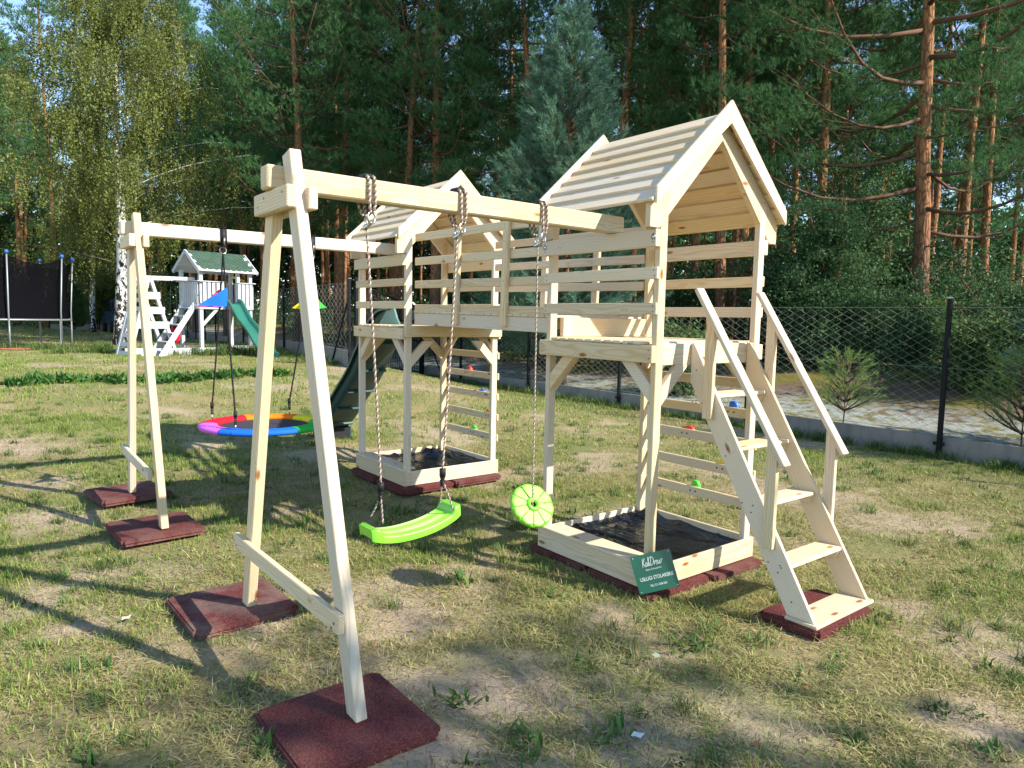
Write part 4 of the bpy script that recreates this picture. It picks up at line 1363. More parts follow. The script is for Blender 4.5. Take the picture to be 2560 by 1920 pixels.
# ------------------------------------------------------------------ rubber mats
def mat_tile(cx, cy, sx, sy, th, rz, label, group=None, dust=.35, z=None, tilt=(0, 0)):
    bm = bmesh.new()
    bmesh.ops.create_cube(bm, size=1)
    for v in bm.verts: v.co = (v.co.x*sx, v.co.y*sy, v.co.z*th)
    bmesh.ops.bevel(bm, geom=[e for e in bm.edges if abs(e.verts[0].co.z-e.verts[1].co.z) > .01], offset=.022, segments=3, affect='EDGES')
    bmesh.ops.bevel(bm, geom=[e for e in bm.edges if e.verts[0].co.z > 0 and e.verts[1].co.z > 0 and not e.is_boundary and len(e.link_faces) == 2 and abs(e.link_faces[0].normal.z-e.link_faces[1].normal.z) > .5], offset=.009, segments=2, affect='EDGES')
    # the seam half-way down the side
    r_ = bmesh.ops.bisect_plane(bm, geom=bm.verts[:]+bm.edges[:]+bm.faces[:], plane_co=(0, 0, -th*.08), plane_no=(0, 0, 1))
    bmesh.ops.bisect_plane(bm, geom=bm.verts[:]+bm.edges[:]+bm.faces[:], plane_co=(0, 0, -th*.16), plane_no=(0, 0, 1))
    for v in bm.verts:
        if v.co.z < -th*.1:
            v.co.x *= 1-.012/sx*2 if v.co.z > -th*.4 else 1-.006/sx*2
            v.co.y *= 1-.012/sy*2 if v.co.z > -th*.4 else 1-.006/sy*2
    me = bpy.data.meshes.new('rubber_mat'); bm.to_mesh(me); bm.free()
    me.materials.append(M['rubber'])
    g = gh(cx, cy) if z is None else z
    o = meshobj('rubber_mat', me, None, Matrix.Translation((cx, cy, g+th/2-.006)) @ Matrix.Rotation(rz, 4, 'Z') @ Matrix.Rotation(tilt[0], 4, 'X') @ Matrix.Rotation(tilt[1], 4, 'Y'))
    o['dust'] = dust
    return tag(o, label, 'rubber mat', group or 'dark red rubber mats under the playset')
mat_tile(.23, -2.265, .62, .62, .055, R(.5), 'clean dark red rubber mat under the nearest leg of the near swing frame', dust=.12)
mat_tile(-1.375, -2.30, .62, .62, .055, R(2), 'dusty brownish red rubber mat under the rear leg of the near swing frame', dust=.62)
mat_tile(-3.26, -2.375, .62, .62, .055, R(3), 'red rubber mat under the right leg of the far swing frame', dust=.3, z=.035)
mat_tile(-4.62, -2.355, .62, .62, .055, R(8), 'scuffed rubber mat under the left leg of the far swing frame', dust=.5, z=.04)
mat_tile(.835, .645, .40, .66, .055, 0, 'red rubber mat under the foot of the wooden ladder', dust=.05)
z0 = -.004
mat_tile(-.895, .26, .62, .62, .055, R(.8), 'red rubber mat under the left front corner of the near sandbox', z=z0, dust=.3)
mat_tile(-.228, .262, .635, .63, .055, R(-.6), 'red rubber mat under the near corner of the near sandbox, below the green sign', z=z0, dust=.15)
mat_tile(-.19, .895, .62, .60, .052, R(1.), 'red rubber mat under the right corner of the near sandbox, beside the ladder', z=z0, dust=.35)
z1 = .03
mat_tile(XF+.155-.33, .215, .62, .63, .055, R(.5), 'red rubber mat under the near corner of the far sandbox', z=z1, dust=.1)
mat_tile(XF+.14-.32, .865, .61, .62, .055, R(1.3), 'red rubber mat under the right corner of the far sandbox', z=z1, dust=.25)
mat_tile(XF-W+.28, .22, .62, .62, .055, R(-.5), 'red rubber mat under the left front corner of the far sandbox', z=z1, dust=.15)

# ------------------------------------------------------------------ ropes
def twisted(name, path, r, mats, parent, pitch=.038, strands=2, sides=4):
    """strands of alternating material wound round a path"""
    P = np.array(path, float)
    seg = np.linalg.norm(np.diff(P, axis=0), axis=1); s = np.concatenate([[0], np.cumsum(seg)])
    n = max(8, int(s[-1]/pitch*7))
    ss = np.linspace(0, s[-1], n)
    C = np.stack([np.interp(ss, s, P[:, i]) for i in range(3)], 1)
    T = np.gradient(C, axis=0); T /= np.linalg.norm(T, axis=1)[:, None]+1e-9
    ref = np.array([.37, .81, .13]) if abs(T[0] @ np.array([.37, .81, .13])) < .8 else np.array([1., 0, 0])
    U = np.cross(T, ref); U /= np.linalg.norm(U, axis=1)[:, None]; V = np.cross(T, U)
    mb = MB()
    for k in range(strands):
        a = ss/pitch*2*np.pi/1+k*2*np.pi/strands
        Q = C+(r*.52)*(np.cos(a)[:, None]*U+np.sin(a)[:, None]*V)
        mb.tube(Q, r*.60, sides, mi=k % len(mats))
    return mb.obj(name, list(mats), parent, True)
RB = (M['rope_brown'], M['rope_white'])

def ring_path(c, n, r, k=16):
    n = np.array(n, float); n /= np.linalg.norm(n)
    u = np.cross(n, [0, 0, 1.]) if abs(n[2]) < .9 else np.array([1., 0, 0]); u /= np.linalg.norm(u); v = np.cross(n, u)
    a = np.arange(k)*2*np.pi/k
    return np.array(c)+r*(np.cos(a)[:, None]*u+np.sin(a)[:, None]*v)

def beam_hanger(root, xb, y, zb, bw=.098, bh=.112, mats=RB, wrap=M['black_nylon'], r=.0085):
    """double rope loop over the beam, two rings and a spring hook; returns the hook point"""
    xr, xl = xb+bw+.014, xb-.014
    zt = zb+bh+.014
    lo = MB()
    for d in (-.017, .017):
        pa = [(xr-.004, y+d*.5, zb-.06), (xr+.004, y+d, zb-.01), (xr, y+d, zb+bh*.5), (xr-.002, y+d, zb+bh-.004), (xr-.02, y+d, zt), (xl+.02, y+d, zt), (xl, y+d, zb+bh-.004), (xl, y+d, zb-.005), (xl+.035, y+d*.5, zb-.07)]
        twisted('hanging_loop', pa, r, mats, root, pitch=.030)
    cube('loop_sleeve', (xb+.012, y-.034, zt-.013), (xb+bw-.012, y+.034, zt+.016), root, wrap, .012)
    rg = MB()
    rg.tube(ring_path((xr-.01, y, zb-.085), (1, .5, 0), .030), .0055, 6, True)
    rg.tube(ring_path((xl+.05, y, zb-.10), (.3, 1, 0), .022), .005, 6, True)
    rg.obj('steel_ring', M['galvanised_steel'], root, True)
    hx, hz = xb+bw/2, zb-.135
    hk = MB()
    hk.tube([(xr-.012, y, zb-.108), (hx+.012, y, hz+.012), (hx-.02, y-.005, hz), (xl+.045, y-.005, zb-.118)], .010, 8)
    hk.obj('spring_hook', M['galvanised_steel'], root, True)
    return hx, y, hz

# ---- belt swing
bs = thing('belt_swing', (-.395, -1.58, .66), 'bright green moulded plastic swing seat hanging on two brown and white ropes', 'swing')
def adjuster(name, c, ln, r, root, m=M['black_nylon']):
    mb = MB(); c = np.array(c, float)
    mb.tube([c, c+[0, 0, -ln*.45]], r*1.35, 10)
    for i in range(4):
        z = -ln*(.53+.14*i)
        mb.tube([c+[0, 0, z+ln*.05], c+[0, 0, z], c+[0, 0, z-ln*.045]], [r*.95, r*1.35, r*.95], 10)
    return mb.obj(name, m, root, True)
for y, ys in ((-1.862, -1.775), (-1.297, -1.375)):
    hx, hy, hz = beam_hanger(bs, -.444, y, 2.435)
    tz = .935 if y < -1.5 else .965
    end = np.array([-.40, ys, tz])
    twisted('rope', [(hx, hy, hz), ((hx+end[0])/2+.006, (hy+ys)/2, (hz+tz)/2), tuple(end)], .0070, RB, bs, pitch=.034)
    adjuster('rope_adjuster', end+[0, 0, .0], .105, .014, bs)
    for dx in (-.072, .075):
        oy = ys+(-.025 if y < -1.5 else .03)
        twisted('rope', [tuple(end+[0, 0, -.07]), (-.40+dx*.55, (ys+oy)/2, tz-.15), (-.40+dx, oy, .728)], .0052, RB, bs, pitch=.026)
# seat: curved slab, across y with raised ends, ribbed top
mb = MB()
ny, nx = 33, 21
vs = []
def seat_z(t, u):
    # t -1..1 along the seat, u -1..1 across
    z = .055*(abs(t)**2.3)
    if abs(t) > .80: z += .030*min(1, (abs(t)-.80)/.05)
    return z
ts = np.concatenate([np.linspace(-1, -.78, 7), np.linspace(-.74, .74, 21), np.linspace(.78, 1, 7)])
us = np.linspace(-1, 1, 41)
top = []
for t in ts:
    hw = .092*(1-.10*max(0, abs(t)-.85)/.15) if abs(t) < .97 else .078
    row = []
    for u in us:
        z = seat_z(t, u)
        if abs(t) < .77 and abs(u) < .86: z += .0035*math.cos(u*14.*math.pi/1.0)-.002
        edge = max(0, abs(u)-.9)/.1
        z -= .010*edge**2
        if abs(t) > .96: z -= .010
        row.append((u*hw, t*.285, z))
    top.append(row)
top = np.array(top)
bot = top.copy()
bot[:, :, 2] = np.array([[.055*(abs(t)**2.3)-.032-.012*(abs(u) > .8) for u in us] for t in ts])
bot[:, :, 0] *= .98
nt_, nu = top.shape[:2]
V = np.concatenate([top.reshape(-1, 3), bot.reshape(-1, 3)])
q_ = []
for i in range(nt_-1):
    for j in range(nu-1):
        q_.append((i*nu+j, (i+1)*nu+j, (i+1)*nu+j+1, i*nu+j+1))
        q_.append(tuple(nt_*nu+x for x in (i*nu+j, i*nu+j+1, (i+1)*nu+j+1, (i+1)*nu+j)))
for i in range(nt_-1):
    q_.append((i*nu, nt_*nu+i*nu, nt_*nu+(i+1)*nu, (i+1)*nu)); a = nu-1
    q_.append((i*nu+a, (i+1)*nu+a, nt_*nu+(i+1)*nu+a, nt_*nu+i*nu+a))
for j in range(nu-1):
    q_.append((j, j+1, nt_*nu+j+1, nt_*nu+j)); b = (nt_-1)*nu
    q_.append((b+j, nt_*nu+b+j, nt_*nu+b+j+1, b+j+1))
me = np_mesh('seat', V, np.array(q_), M['lime_plastic'], True)
me.set_sharp_from_angle(angle=R(48))
meshobj('seat', me, bs, Matrix.Translation((-.40, -1.577, .655)) @ Matrix.Rotation(R(6), 4, 'X'))

# ---- disc swing
ds = thing('disc_swing', (-.395, -.69, .68), 'green flower-shaped disc seat hanging tilted on a single rope', 'swing')
hx, hy, hz = beam_hanger(ds, -.444, -.695, 2.435)
dc = Vector((-.40, -.685, .642))
twisted('rope', [(hx, hy, hz), (-.397, -.69, 1.5), (dc.x, dc.y, dc.z-.01)], .0055, RB, ds, pitch=.030)
nr, na = 26, 160
rs = np.concatenate([np.linspace(.018, .050, 8), np.linspace(.055, .150, 18)])
V = []; 
for r in rs:
    for k in range(na):
        a = 2*math.pi*k/na
        lob = abs(math.sin(a*5))                       # ten petals
        rim = .138+.012*lob**.6
        rr_ = r/.150*rim if r > .05 else r
        z = .014
        if r < .050:
            z = .014+.016*math.sin(math.pi*min(1, (r-.018)/.032))**.8
        else:
            g = (a*10/(2*math.pi)+.0) % 1
            dist = min(g, 1-g)*2*math.pi/10*rr_
            if dist < .0034: z -= .0055
            if r > .138: z -= .008*((r-.138)/.012)**2
        V.append((rr_*math.cos(a), rr_*math.sin(a), z))
n1 = len(V)
for r, z in ((.150, -.002), (.152, -.014), (.146, -.026), (.10, -.028), (.01, -.028)):
    for k in range(na):
        a = 2*math.pi*k/na
        V.append((r*math.cos(a), r*math.sin(a), z))
q_ = []
for i in range(len(rs)+5-1):
    for k in range(na):
        q_.append((i*na+k, i*na+(k+1) % na, (i+1)*na+(k+1) % na, (i+1)*na+k))
me = np_mesh('seat', np.array(V), np.array(q_)[:, ::-1], M['lime_plastic'], True)
me.set_sharp_from_angle(angle=R(35))
nrm = Vector((.815, -.133, .646)).normalized()
meshobj('seat', me, ds, Matrix.Translation(dc) @ nrm.to_track_quat('Z', 'Y').to_matrix().to_4x4())

# ---- nest swing on the far beam
cx_, cy_, cz_ = -3.60, -1.345, .80
nsw = thing('nest_swing', (cx_, cy_, cz_), 'round nest swing with rainbow padded rim, black ropes and little flags on the far beam', 'swing')
Rn = .53
k = 96
a = np.arange(k)*2*np.pi/k
def sag(x, y): return .0
bounds = [(-150, 'cloth_blue'), (-137, 'cloth_blue'), (-79, 'cloth_green'), (-10, 'cloth_yellow'), (32, 'cloth_orange'), (96, 'cloth_red'), (160, 'cloth_purple'), (210, None)]
# angle measured from +y-ish (right in the photograph), going round through the far side
def ang_pt(d): 
    t = R(d); return Vector((-math.sin(t), math.cos(t), 0))
for (a0, c0), (a1, _) in zip(bounds[:-1], bounds[1:]):
    pa = [tuple(Vector((cx_, cy_, cz_))+ang_pt(x)*Rn) for x in np.linspace(a0+.3, a1-.3, max(8, int((a1-a0)/2.2)))]
    # flat padded band: oval section, slightly puckered
    PA = np.array(pa); ns_ = len(PA); ks = 14
    rd = PA-np.array([cx_, cy_, cz_]); rd /= np.linalg.norm(rd, axis=1)[:, None]
    cc = PA-rd*.035
    th_ = np.arange(ks)*2*np.pi/ks
    puck = 1+.07*np.sin(np.arange(ns_)*2.3+a0)[:, None]
    RV = cc[:, None]+rd[:, None]*(np.cos(th_)*.088)[None, :, None]+np.array([0, 0, 1.])[None, None]*((np.sign(np.sin(th_))*np.abs(np.sin(th_))**.7*.031)[None, :]*puck)[:, :, None]
    i_ = np.arange(ns_-1)[:, None]; j_ = np.arange(ks)[None]
    mb = MB(); mb.add(RV.reshape(-1, 3), np.stack([i_*ks+j_, i_*ks+(j_+1) % ks, (i_+1)*ks+(j_+1) % ks, (i_+1)*ks+j_], -1).reshape(-1, 4))
    o = mb.obj('rim_pad', M[c0], nsw, True)
    o['label'] = c0.split('_')[1]+' section of the padded rim'
dm = MB()
rings_ = [0, .15, .3, .42, .505]
V = [(cx_, cy_, cz_-.03)]; T_ = []; q_ = []
for r in rings_[1:]:
    for d in a: V.append((cx_+r*math.cos(d), cy_+r*math.sin(d), cz_-.03+.028*(r/.5)**2))
for j in range(k): T_.append((0, 1+j, 1+(j+1) % k))
for i in range(len(rings_)-2):
    for j in range(k): q_.append((1+i*k+j, 1+(i+1)*k+j, 1+(i+1)*k+(j+1) % k, 1+i*k+(j+1) % k))
dm.add(V, q_, T_)
dm.obj('seat_cloth', M['cloth_black'], nsw)
board('care_tag', (cx_+.33, cy_+.42, cz_-.03), (cx_+.33, cy_+.42, cz_-.115), (-.6, .8, 0), .062, .002, nsw, M['white_print'], 0)
flags = {}
for hy_, dys in ((-1.705, -1), (-.90, 1)):
    cube('beam_strap', (-3.68, hy_-.028, 2.465), (-3.64+.118-.0, hy_+.028, 2.61), nsw, M['black_nylon'], .014) if 0 else None
    xb = -3.665+.09*(hy_+2.505)/2.535
    st = MB()
    for (lo, hi) in (((xb-.012, hy_-.026, 2.455), (xb-.002, hy_+.026, 2.596)), ((xb+.100, hy_-.026, 2.44), (xb+.112, hy_+.026, 2.596)), ((xb-.012, hy_-.026, 2.5865), (xb+.112, hy_+.026, 2.60)), ((xb+.0, hy_-.026, 2.43), (xb+.112, hy_+.026, 2.445))):
        st.box(lo, hi)
    st.obj('beam_strap', M['black_nylon'], nsw)
    rg = MB(); rg.tube(ring_path((xb+.125, hy_, 2.475), (.3, 1, 0), .034), .006, 6, True)
    rg.tube(ring_path((xb+.075, hy_, 2.40), (1, .2, 0), .03), .005, 6, True)
    rg.obj('carabiner', M['galvanised_steel'], nsw, True)
    for sx in (-1, 1):
        th = math.atan2(sx*.36, dys*.38)
        e = Vector((cx_+sx*.37, cy_+dys*.375, cz_+.04))
        s_ = Vector((xb+.075, hy_, 2.375))
        twisted('rope', [tuple(s_), tuple((s_+e)/2+Vector((0, 0, -.004))), tuple(e+Vector((0, 0, .11)))], .0085, (M['black_nylon'],), nsw, pitch=.04)
        adjuster('rope_adjuster', e+Vector((0, 0, .15)), .115, .012, nsw)
        mb = MB(); mb.tube([tuple(e+Vector((0, 0, .04))), tuple(e+Vector((0, 0, -.02)))], .006, 6); mb.obj('shackle', M['galvanised_steel'], nsw, True)
        # flag
        f = .262 if sx == 1 else .268
        p = s_.lerp(e, f)
        colr = {(-1, 1): 'flag_blue', (-1, -1): 'cloth_red', (1, 1): 'flag_green', (1, -1): 'cloth_yellow'}[(dys, sx)]
        L = (.25 if sx == 1 else .2) if dys < 0 else .13
        dirv = Vector((.12, -1, -.05)) if dys < 0 else (Vector((.2, 1, .0)) if sx == 1 else Vector((.1, -1, 0)))
        dirv.normalize()
        nseg = 10
        V = []; T2 = []; Q2 = []
        for i in range(nseg+1):
            t = i/nseg
            cw = .018*math.sin(t*5+sx)
            hh = (.17 if dys < 0 else .13)*(1-t)+.002
            base_ = p+dirv*(L*t)+Vector((cw, 0, 0))
            V += [tuple(base_+Vector((0, 0, -.075*(1-t)+-.06*t))), tuple(base_+Vector((0, 0, -.075*(1-t)-.06*t+hh)))]
        for i in range(nseg): Q2.append((2*i, 2*i+2, 2*i+3, 2*i+1))
        V = np.array(V); Vb = V+np.array([.0025, 0, 0])
        n_ = len(V)
        q_ = Q2+[tuple(n_+x for x in f_[::-1]) for f_ in Q2]
        mb = MB(); mb.add(np.concatenate([V, Vb]), q_)
        mb.tube([tuple(p+Vector((0, 0, -.08))), tuple(p+Vector((0, 0, .085)))], .012, 6)
        mb.obj('flag', M[colr], nsw)['label'] = colr.split('_')[1]+' pennant'

# ------------------------------------------------------------------ sandbox foils
def foil(X, dz, label, seed, lump):
    n = 90
    xs_ = np.linspace(X-W+.004, X-.004, n); ys_ = np.linspace(.155, W2-.004, n)
    XX, YY = np.meshgrid(xs_, ys_, indexing='ij')
    u = (XX-X+W)/W; v = (YY-.15)/(W2-.15)
    # a taut sheet with a few long soft folds, tucked up against the boards
    w1 = fbm(XX*1.6+seed, YY*1.6, seed, 2)
    a1 = XX*3.1+YY*1.3+1.2*fbm(XX*2, YY*2, seed+1, 2); a2 = XX*.8-YY*3.4+1.3*fbm(XX*2.4, YY*2.4, seed+2, 2)
    f1 = np.exp(-((np.sin(a1*2.3))/.16)**2)*fbm(XX*3, YY*3, seed+5, 2); f2 = np.exp(-((np.sin(a2*2.1))/.14)**2)*fbm(XX*3+7, YY*3, seed+6, 2)
    edge = np.minimum(np.minimum(u, 1-u), np.minimum(v, 1-v))
    Z = .105+.035*w1+.020*f1+.018*f2+.045*np.exp(-(edge/.05)**2)*(.4+.9*fbm(XX*5, YY*5, seed+3, 2))
    for (lu, lv, lr, lh) in lump:
        ln = fbm(XX*11, YY*11, seed+4, 3)
        Z += lh*np.exp(-(((u-lu)/lr)**2+((v-lv)/(lr*.8))**2))*(.5+ln)
    Z += dz
    V = np.stack([XX, YY, Z], -1).reshape(-1, 3)
    i = np.arange(n-1)[:, None]; j = np.arange(n-1)[None]
    q_ = np.stack([i*n+j, (i+1)*n+j, (i+1)*n+j+1, i*n+j+1], -1).reshape(-1, 4)
    c = V.mean(0)
    o = meshobj('sandbox_foil', np_mesh('sandbox_foil', V-c, q_, M['foil'], True), None, Matrix.Translation(Vector(c)))
    return tag(o, label, 'plastic sheet', 'black plastic sheets lining the sandboxes')
foil(0, 0, 'crumpled black plastic sheet lining the sandbox of the near tower', 3, [(.10, .93, .09, .09), (.55, .75, .25, .01)])
foil(XF, .037, 'crumpled black plastic sheet in the sandbox of the far tower', 8, [(.16, .80, .16, .08), (.45, .5, .2, .01)])

# ------------------------------------------------------------------ the sign leaning on the sandbox corner
TL, TR, BR, BL = (Vector(p) for p in ((-.047, -.104, .282), (.139, .082, .354), (.190, .072, .125), (.009, -.114, .035)))
ex = ((TR-TL)+(BR-BL)).normalized(); ez = ((TL-BL)+(TR-BR)); ez = (ez-ex*ez.dot(ex)).normalized(); ey = ez.cross(ex)
cs_ = (TL+TR+BR+BL)/4
sw, sh = .268, .250
sgn = thing('sign_board', (cs_.x, cs_.y, .0), 'small dark green carpentry advert board leaning on the sandbox corner', 'sign')
B = Matrix(((ex.x, ey.x, ez.x, cs_.x), (ex.y, ey.y, ez.y, cs_.y), (ex.z, ey.z, ez.z, cs_.z), (0, 0, 0, 1)))
meshobj('plate', box_mesh(sw, .004, sh, .0012, M['sign_green']), sgn, B)
pl = bpy.data.objects['plate']
def text_on(name, body, size, x, z, wmax, bold=0.):
    cu = bpy.data.curves.new(name, 'FONT')
    cu.body = body; cu.size = size; cu.align_x = 'CENTER'; cu.align_y = 'CENTER'; cu.offset = bold; cu.extrude = .0006; cu.resolution_u = 3
    t = bpy.data.objects.new(name+'_src', cu); COL.objects.link(t)
    dg = bpy.context.evaluated_depsgraph_get()
    me = bpy.data.meshes.new_from_object(t.evaluated_get(dg))
    bpy.data.objects.remove(t)
    co_ = np.empty(len(me.vertices)*3, np.float32); me.vertices.foreach_get('co', co_); co_ = co_.reshape(-1, 3)
    wd = co_[:, 0].max()-co_[:, 0].min()
    co_[:, 0] *= wmax/wd
    me.vertices.foreach_set('co', co_.ravel()); me.update()
    me.materials.clear(); me.materials.append(M['white_print'])
    L = B @ Matrix.Translation((x, -.0028, z)) @ Matrix.Rotation(R(90), 4, 'X')
    return meshobj(name, me, sgn, L)
text_on('lettering', 'USŁUGI STOLARSKIE', .034, .005, -.034, .222)
text_on('lettering', 'Adam Kalwasiński', .015, -.002, .022, .105)
text_on('lettering', 'TEL: 511-038-553', .019, .004, -.083, .112)
# serifs on the capital line: small bars at the stems' ends, as in the printed face
# hand-written logo: strokes drawn with a brush-like pen
strokes = [
    [(.00, 1.0), (-.02, .5), (-.06, -.05)],
    [(.30, 1.05), (.14, .66), (-.01, .45), (.14, .30), (.30, -.02), (.36, -.05)],
    [(.62, .42), (.50, .48), (.40, .28), (.42, .05), (.52, .02), (.61, .22), (.64, .42), (.62, .12), (.68, .01), (.74, .06)],
    [(.74, .06), (.86, .60), (.90, 1.0), (.84, 1.02), (.80, .5), (.82, .08), (.92, .02), (.98, .22), (.90, .36), (.84, .30)],
    [(1.24, .98), (1.18, .5), (1.10, .0)],
    [(1.02, .92), (1.26, 1.06), (1.54, .86), (1.60, .48), (1.42, .12), (1.16, .0), (1.04, .06)],
    [(1.68, .46), (1.68, .2), (1.64, .02), (1.70, .30), (1.84, .46), (1.90, .40)],
    [(1.90, .22), (2.04, .28), (2.10, .42), (2.02, .50), (1.93, .34), (1.94, .08), (2.06, .0), (2.18, .12)],
    [(2.22, .48), (2.22, .15), (2.30, .02), (2.42, .2), (2.46, .46), (2.46, .14), (2.54, .02), (2.68, .22), (2.72, .5), (2.80, .52), (2.90, .47)]]
lg = MB()
for s in strokes:
    s = np.array(s, float)
    ext = np.vstack([2*s[0]-s[1], s, 2*s[-1]-s[-2]]); P2 = [s[0]]
    for i in range(1, len(ext)-2):
        for t in np.linspace(0, 1, 6)[1:]:
            p0, p1, p2, p3 = ext[i-1:i+3]
            P2.append(.5*((2*p1)+(-p0+p2)*t+(2*p0-5*p1+4*p2-p3)*t*t+(-p0+3*p1-3*p2+p3)*t**3))
    P2 = np.array(P2)
    X2 = (P2[:, 0]-1.42+P2[:, 1]*.14)*.0455; Z2 = .045+P2[:, 1]*.052
    pts = [B @ Vector((x_, -.0026, z_)) for x_, z_ in zip(X2, Z2)]
    lg.tube([list(p) for p in pts], .0017, 5)
lg.obj('logo', M['white_print'], sgn)
for x_, z_ in ((-.12, .112), (.12, .112), (-.12, -.112), (.12, -.112)):
    mb = MB(); mb.tube([list(B @ Vector((x_, -.0018, z_))), list(B @ Vector((x_, -.0034, z_)))], .0035, 8)
    mb.obj('rivet', M['galvanised_steel'], sgn)

# ------------------------------------------------------------------ old playhouse
Pt = M['paint']
g0 = .47
ph = thing('old_playhouse', (-19.27, 1.98, g0), 'weathered white play tower with green shingle roof and teal slide, near the birch', 'playhouse')
FX = Vector((-.28, .96, 0)); FN = Vector((.96, .28, 0))          # along the front, out of the front
O_ = Vector((-19.27, 1.98, g0))
def LP_(a, b, z): return O_+FX*a+FN*b+Vector((0, 0, z))
def pb(name, p, q_, upv, w_, t, parent=ph, m=None): return board(name, LP_(*p), LP_(*q_), upv, w_, t, parent, m or Pt, .004)
Wp, Dp = 1.75, 1.15
for a in (0, Wp-.09):
    for b in (0, -Dp+.09):
        pb('post', (a+.045, b-.045, -.05), (a+.045, b-.045, 2.66), FX, .10, .10)
pb('post', (1.28, -.045, 1.6), (1.28, -.045, 2.66), FX, .10, .09)
zf = 1.60
for b in (.0, -Dp): pb('platform_beam', (-.02, b+(.022 if b == 0 else -.022), zf-.06), (Wp+.02, b+(.022 if b == 0 else -.022), zf-.06), (0, 0, 1), .13, .04)
for a in (-.022, Wp+.022): pb('platform_beam', (a, 0, zf-.06), (a, -Dp, zf-.06), (0, 0, 1), .13, .04)
for i in range(12):
    a = .08+i*(Wp-.12)/12
    pb('floor_plank', (a+.06, -.01, zf+.016), (a+.06, -Dp+.01, zf+.016), FX, .125, .022)
# balustrade: wide pales left and right of the slide, narrow pales on the side
for a in [.09+i*.145 for i in range(5)]+[1.24+i*.135 for i in range(4)]:
    pb('pale', (a+.03, .055, zf-.06), (a+.03, .055, 2.28), FX, .098, .02)
for i in range(10):
    b = -.06-i*.105
    pb('pale', (-.055, b, zf-.06), (-.055, b, 2.28), FN, .075, .02)
    pb('pale', (Wp+.055, b, zf-.06), (Wp+.055, b, 2.28), FN, .075, .02)
for i in range(14):
    pb('pale', (.08+i*.123, -Dp-.055, zf-.06), (.08+i*.123, -Dp-.055, 2.28), FX, .08, .02)
pb('top_rail', (-.06, .05, 2.30), (.80, .05, 2.30), FN, .10, .025)
pb('top_rail', (1.22, .05, 2.30), (Wp+.08, .05, 2.30), FN, .10, .025)
pb('top_rail', (-.05, .05, 2.305), (-.05, -Dp-.05, 2.305), FX, .10, .025)
pb('top_rail', (Wp+.05, .05, 2.305), (Wp+.05, -Dp-.05, 2.305), FX, .10, .025)
pb('top_rail', (-.05, -Dp-.05, 2.30), (Wp+.05, -Dp-.05, 2.30), FN, .10, .025)
# knee braces under the platform
for a, s in ((.09, 1), (Wp-.09, -1)):
    pb('knee_brace', (a, -.03, zf-.60), (a+s*.46, -.03, zf-.13), (0, 0, 1), .09, .04)
# sandbox
for z in (.11, .25):
    pb('sandbox_board', (-.1, .05, z), (Wp+.12, .05, z), (0, 0, 1), .135, .03)
    pb('sandbox_board', (-.1, .04, z), (-.1, -Dp-.05, z), (0, 0, 1), .135, .03)
    pb('sandbox_board', (Wp+.1, .04, z), (Wp+.1, -Dp-.05, z), (0, 0, 1), .135, .03)
pb('bench_board', (.72, -.02, .335), (Wp+.12, -.02, .335), FN, .2, .025)
# roof: ridge runs along the front
ry, ez_, rz_ = -Dp/2, 2.60, 3.20
for s in (1, -1):
    e0 = ry+s*(Dp/2+.16)
    for k in range(7):
        f0, f1 = k/7, (k+1)/7
        b0 = ry+(e0-ry)*f0; b1 = ry+(e0-ry)*f1; z0_ = rz_+(ez_-rz_)*f0; z1_ = rz_+(ez_-rz_)*f1
        mid = ((b0+b1)/2, (z0_+z1_)/2)
        wv = FN*(b0-b1)+Vector((0, 0, z0_-z1_))
        pb('roof_board', (-.10, mid[0], mid[1]), (Wp+.10, mid[0], mid[1]), wv, wv.length-.004, .018)
    # rounded shingles in lapped courses
    slope = FN*(e0-ry)+Vector((0, 0, ez_-rz_)); SL = slope.length; sd_ = slope.normalized(); nv = FX.cross(sd_); nv = nv if nv.z > 0 else -nv
    rows, w_ = 6, .192
    hex_ = [(-.5, -.62), (.5, -.62), (.5, -.02), (.40, .20), (.22, .34), (0, .38), (-.22, .34), (-.40, .20), (-.5, -.02)]
    bm = bmesh.new(); vs_ = [bm.verts.new((p[0]*w_*.985, p[1]*w_*.80, 0)) for p in hex_]; fc = bm.faces.new(vs_)
    r_ = bmesh.ops.extrude_face_region(bm, geom=[fc])
    for v in r_['geom']:
        if isinstance(v, bmesh.types.BMVert): v.co.z += .007
    bmesh.ops.recalc_face_normals(bm, faces=bm.faces)
    mes = bpy.data.meshes.new('shingle'); bm.to_mesh(mes); bm.free(); mes.materials.append(M['shingle'])
    for r in range(rows):
        n = 10 if r % 2 == 0 else 9
        for c in range(n):
            a = -.085+(c+.5)*w_+(0 if r % 2 == 0 else w_/2)
            p = LP_(0, ry, rz_)+FX*a+sd_*(.085+r*(SL-.07)/rows)+nv*(.018+.004)
            zx = (nv*.995+sd_*.0).normalized()
            tilt = .055
            n2 = (nv+sd_*tilt).normalized(); y2 = (sd_-n2*sd_.dot(n2)).normalized(); x2 = y2.cross(n2)
            B2 = Matrix(((x2.x, y2.x, n2.x, p.x), (x2.y, y2.y, n2.y, p.y), (x2.z, y2.z, n2.z, p.z), (0, 0, 0, 1)))
            meshobj('shingle', mes, ph, B2)
    for a in (-.115, Wp+.115):
        p0 = LP_(a, ry, rz_+.005); p1 = LP_(a, e0, ez_-.005)
        board('barge_board', p0, p1, (0, 0, 1), .10, .028, ph, Pt, .003)
# yellow telescope on the back rail
mb = MB(); mb.tube([list(LP_(1.42, -.55, 2.52)), list(LP_(1.72, -.35, 2.38))], np.array([.035, .025]), 8); mb.obj('telescope', M['cloth_yellow'], ph, True)
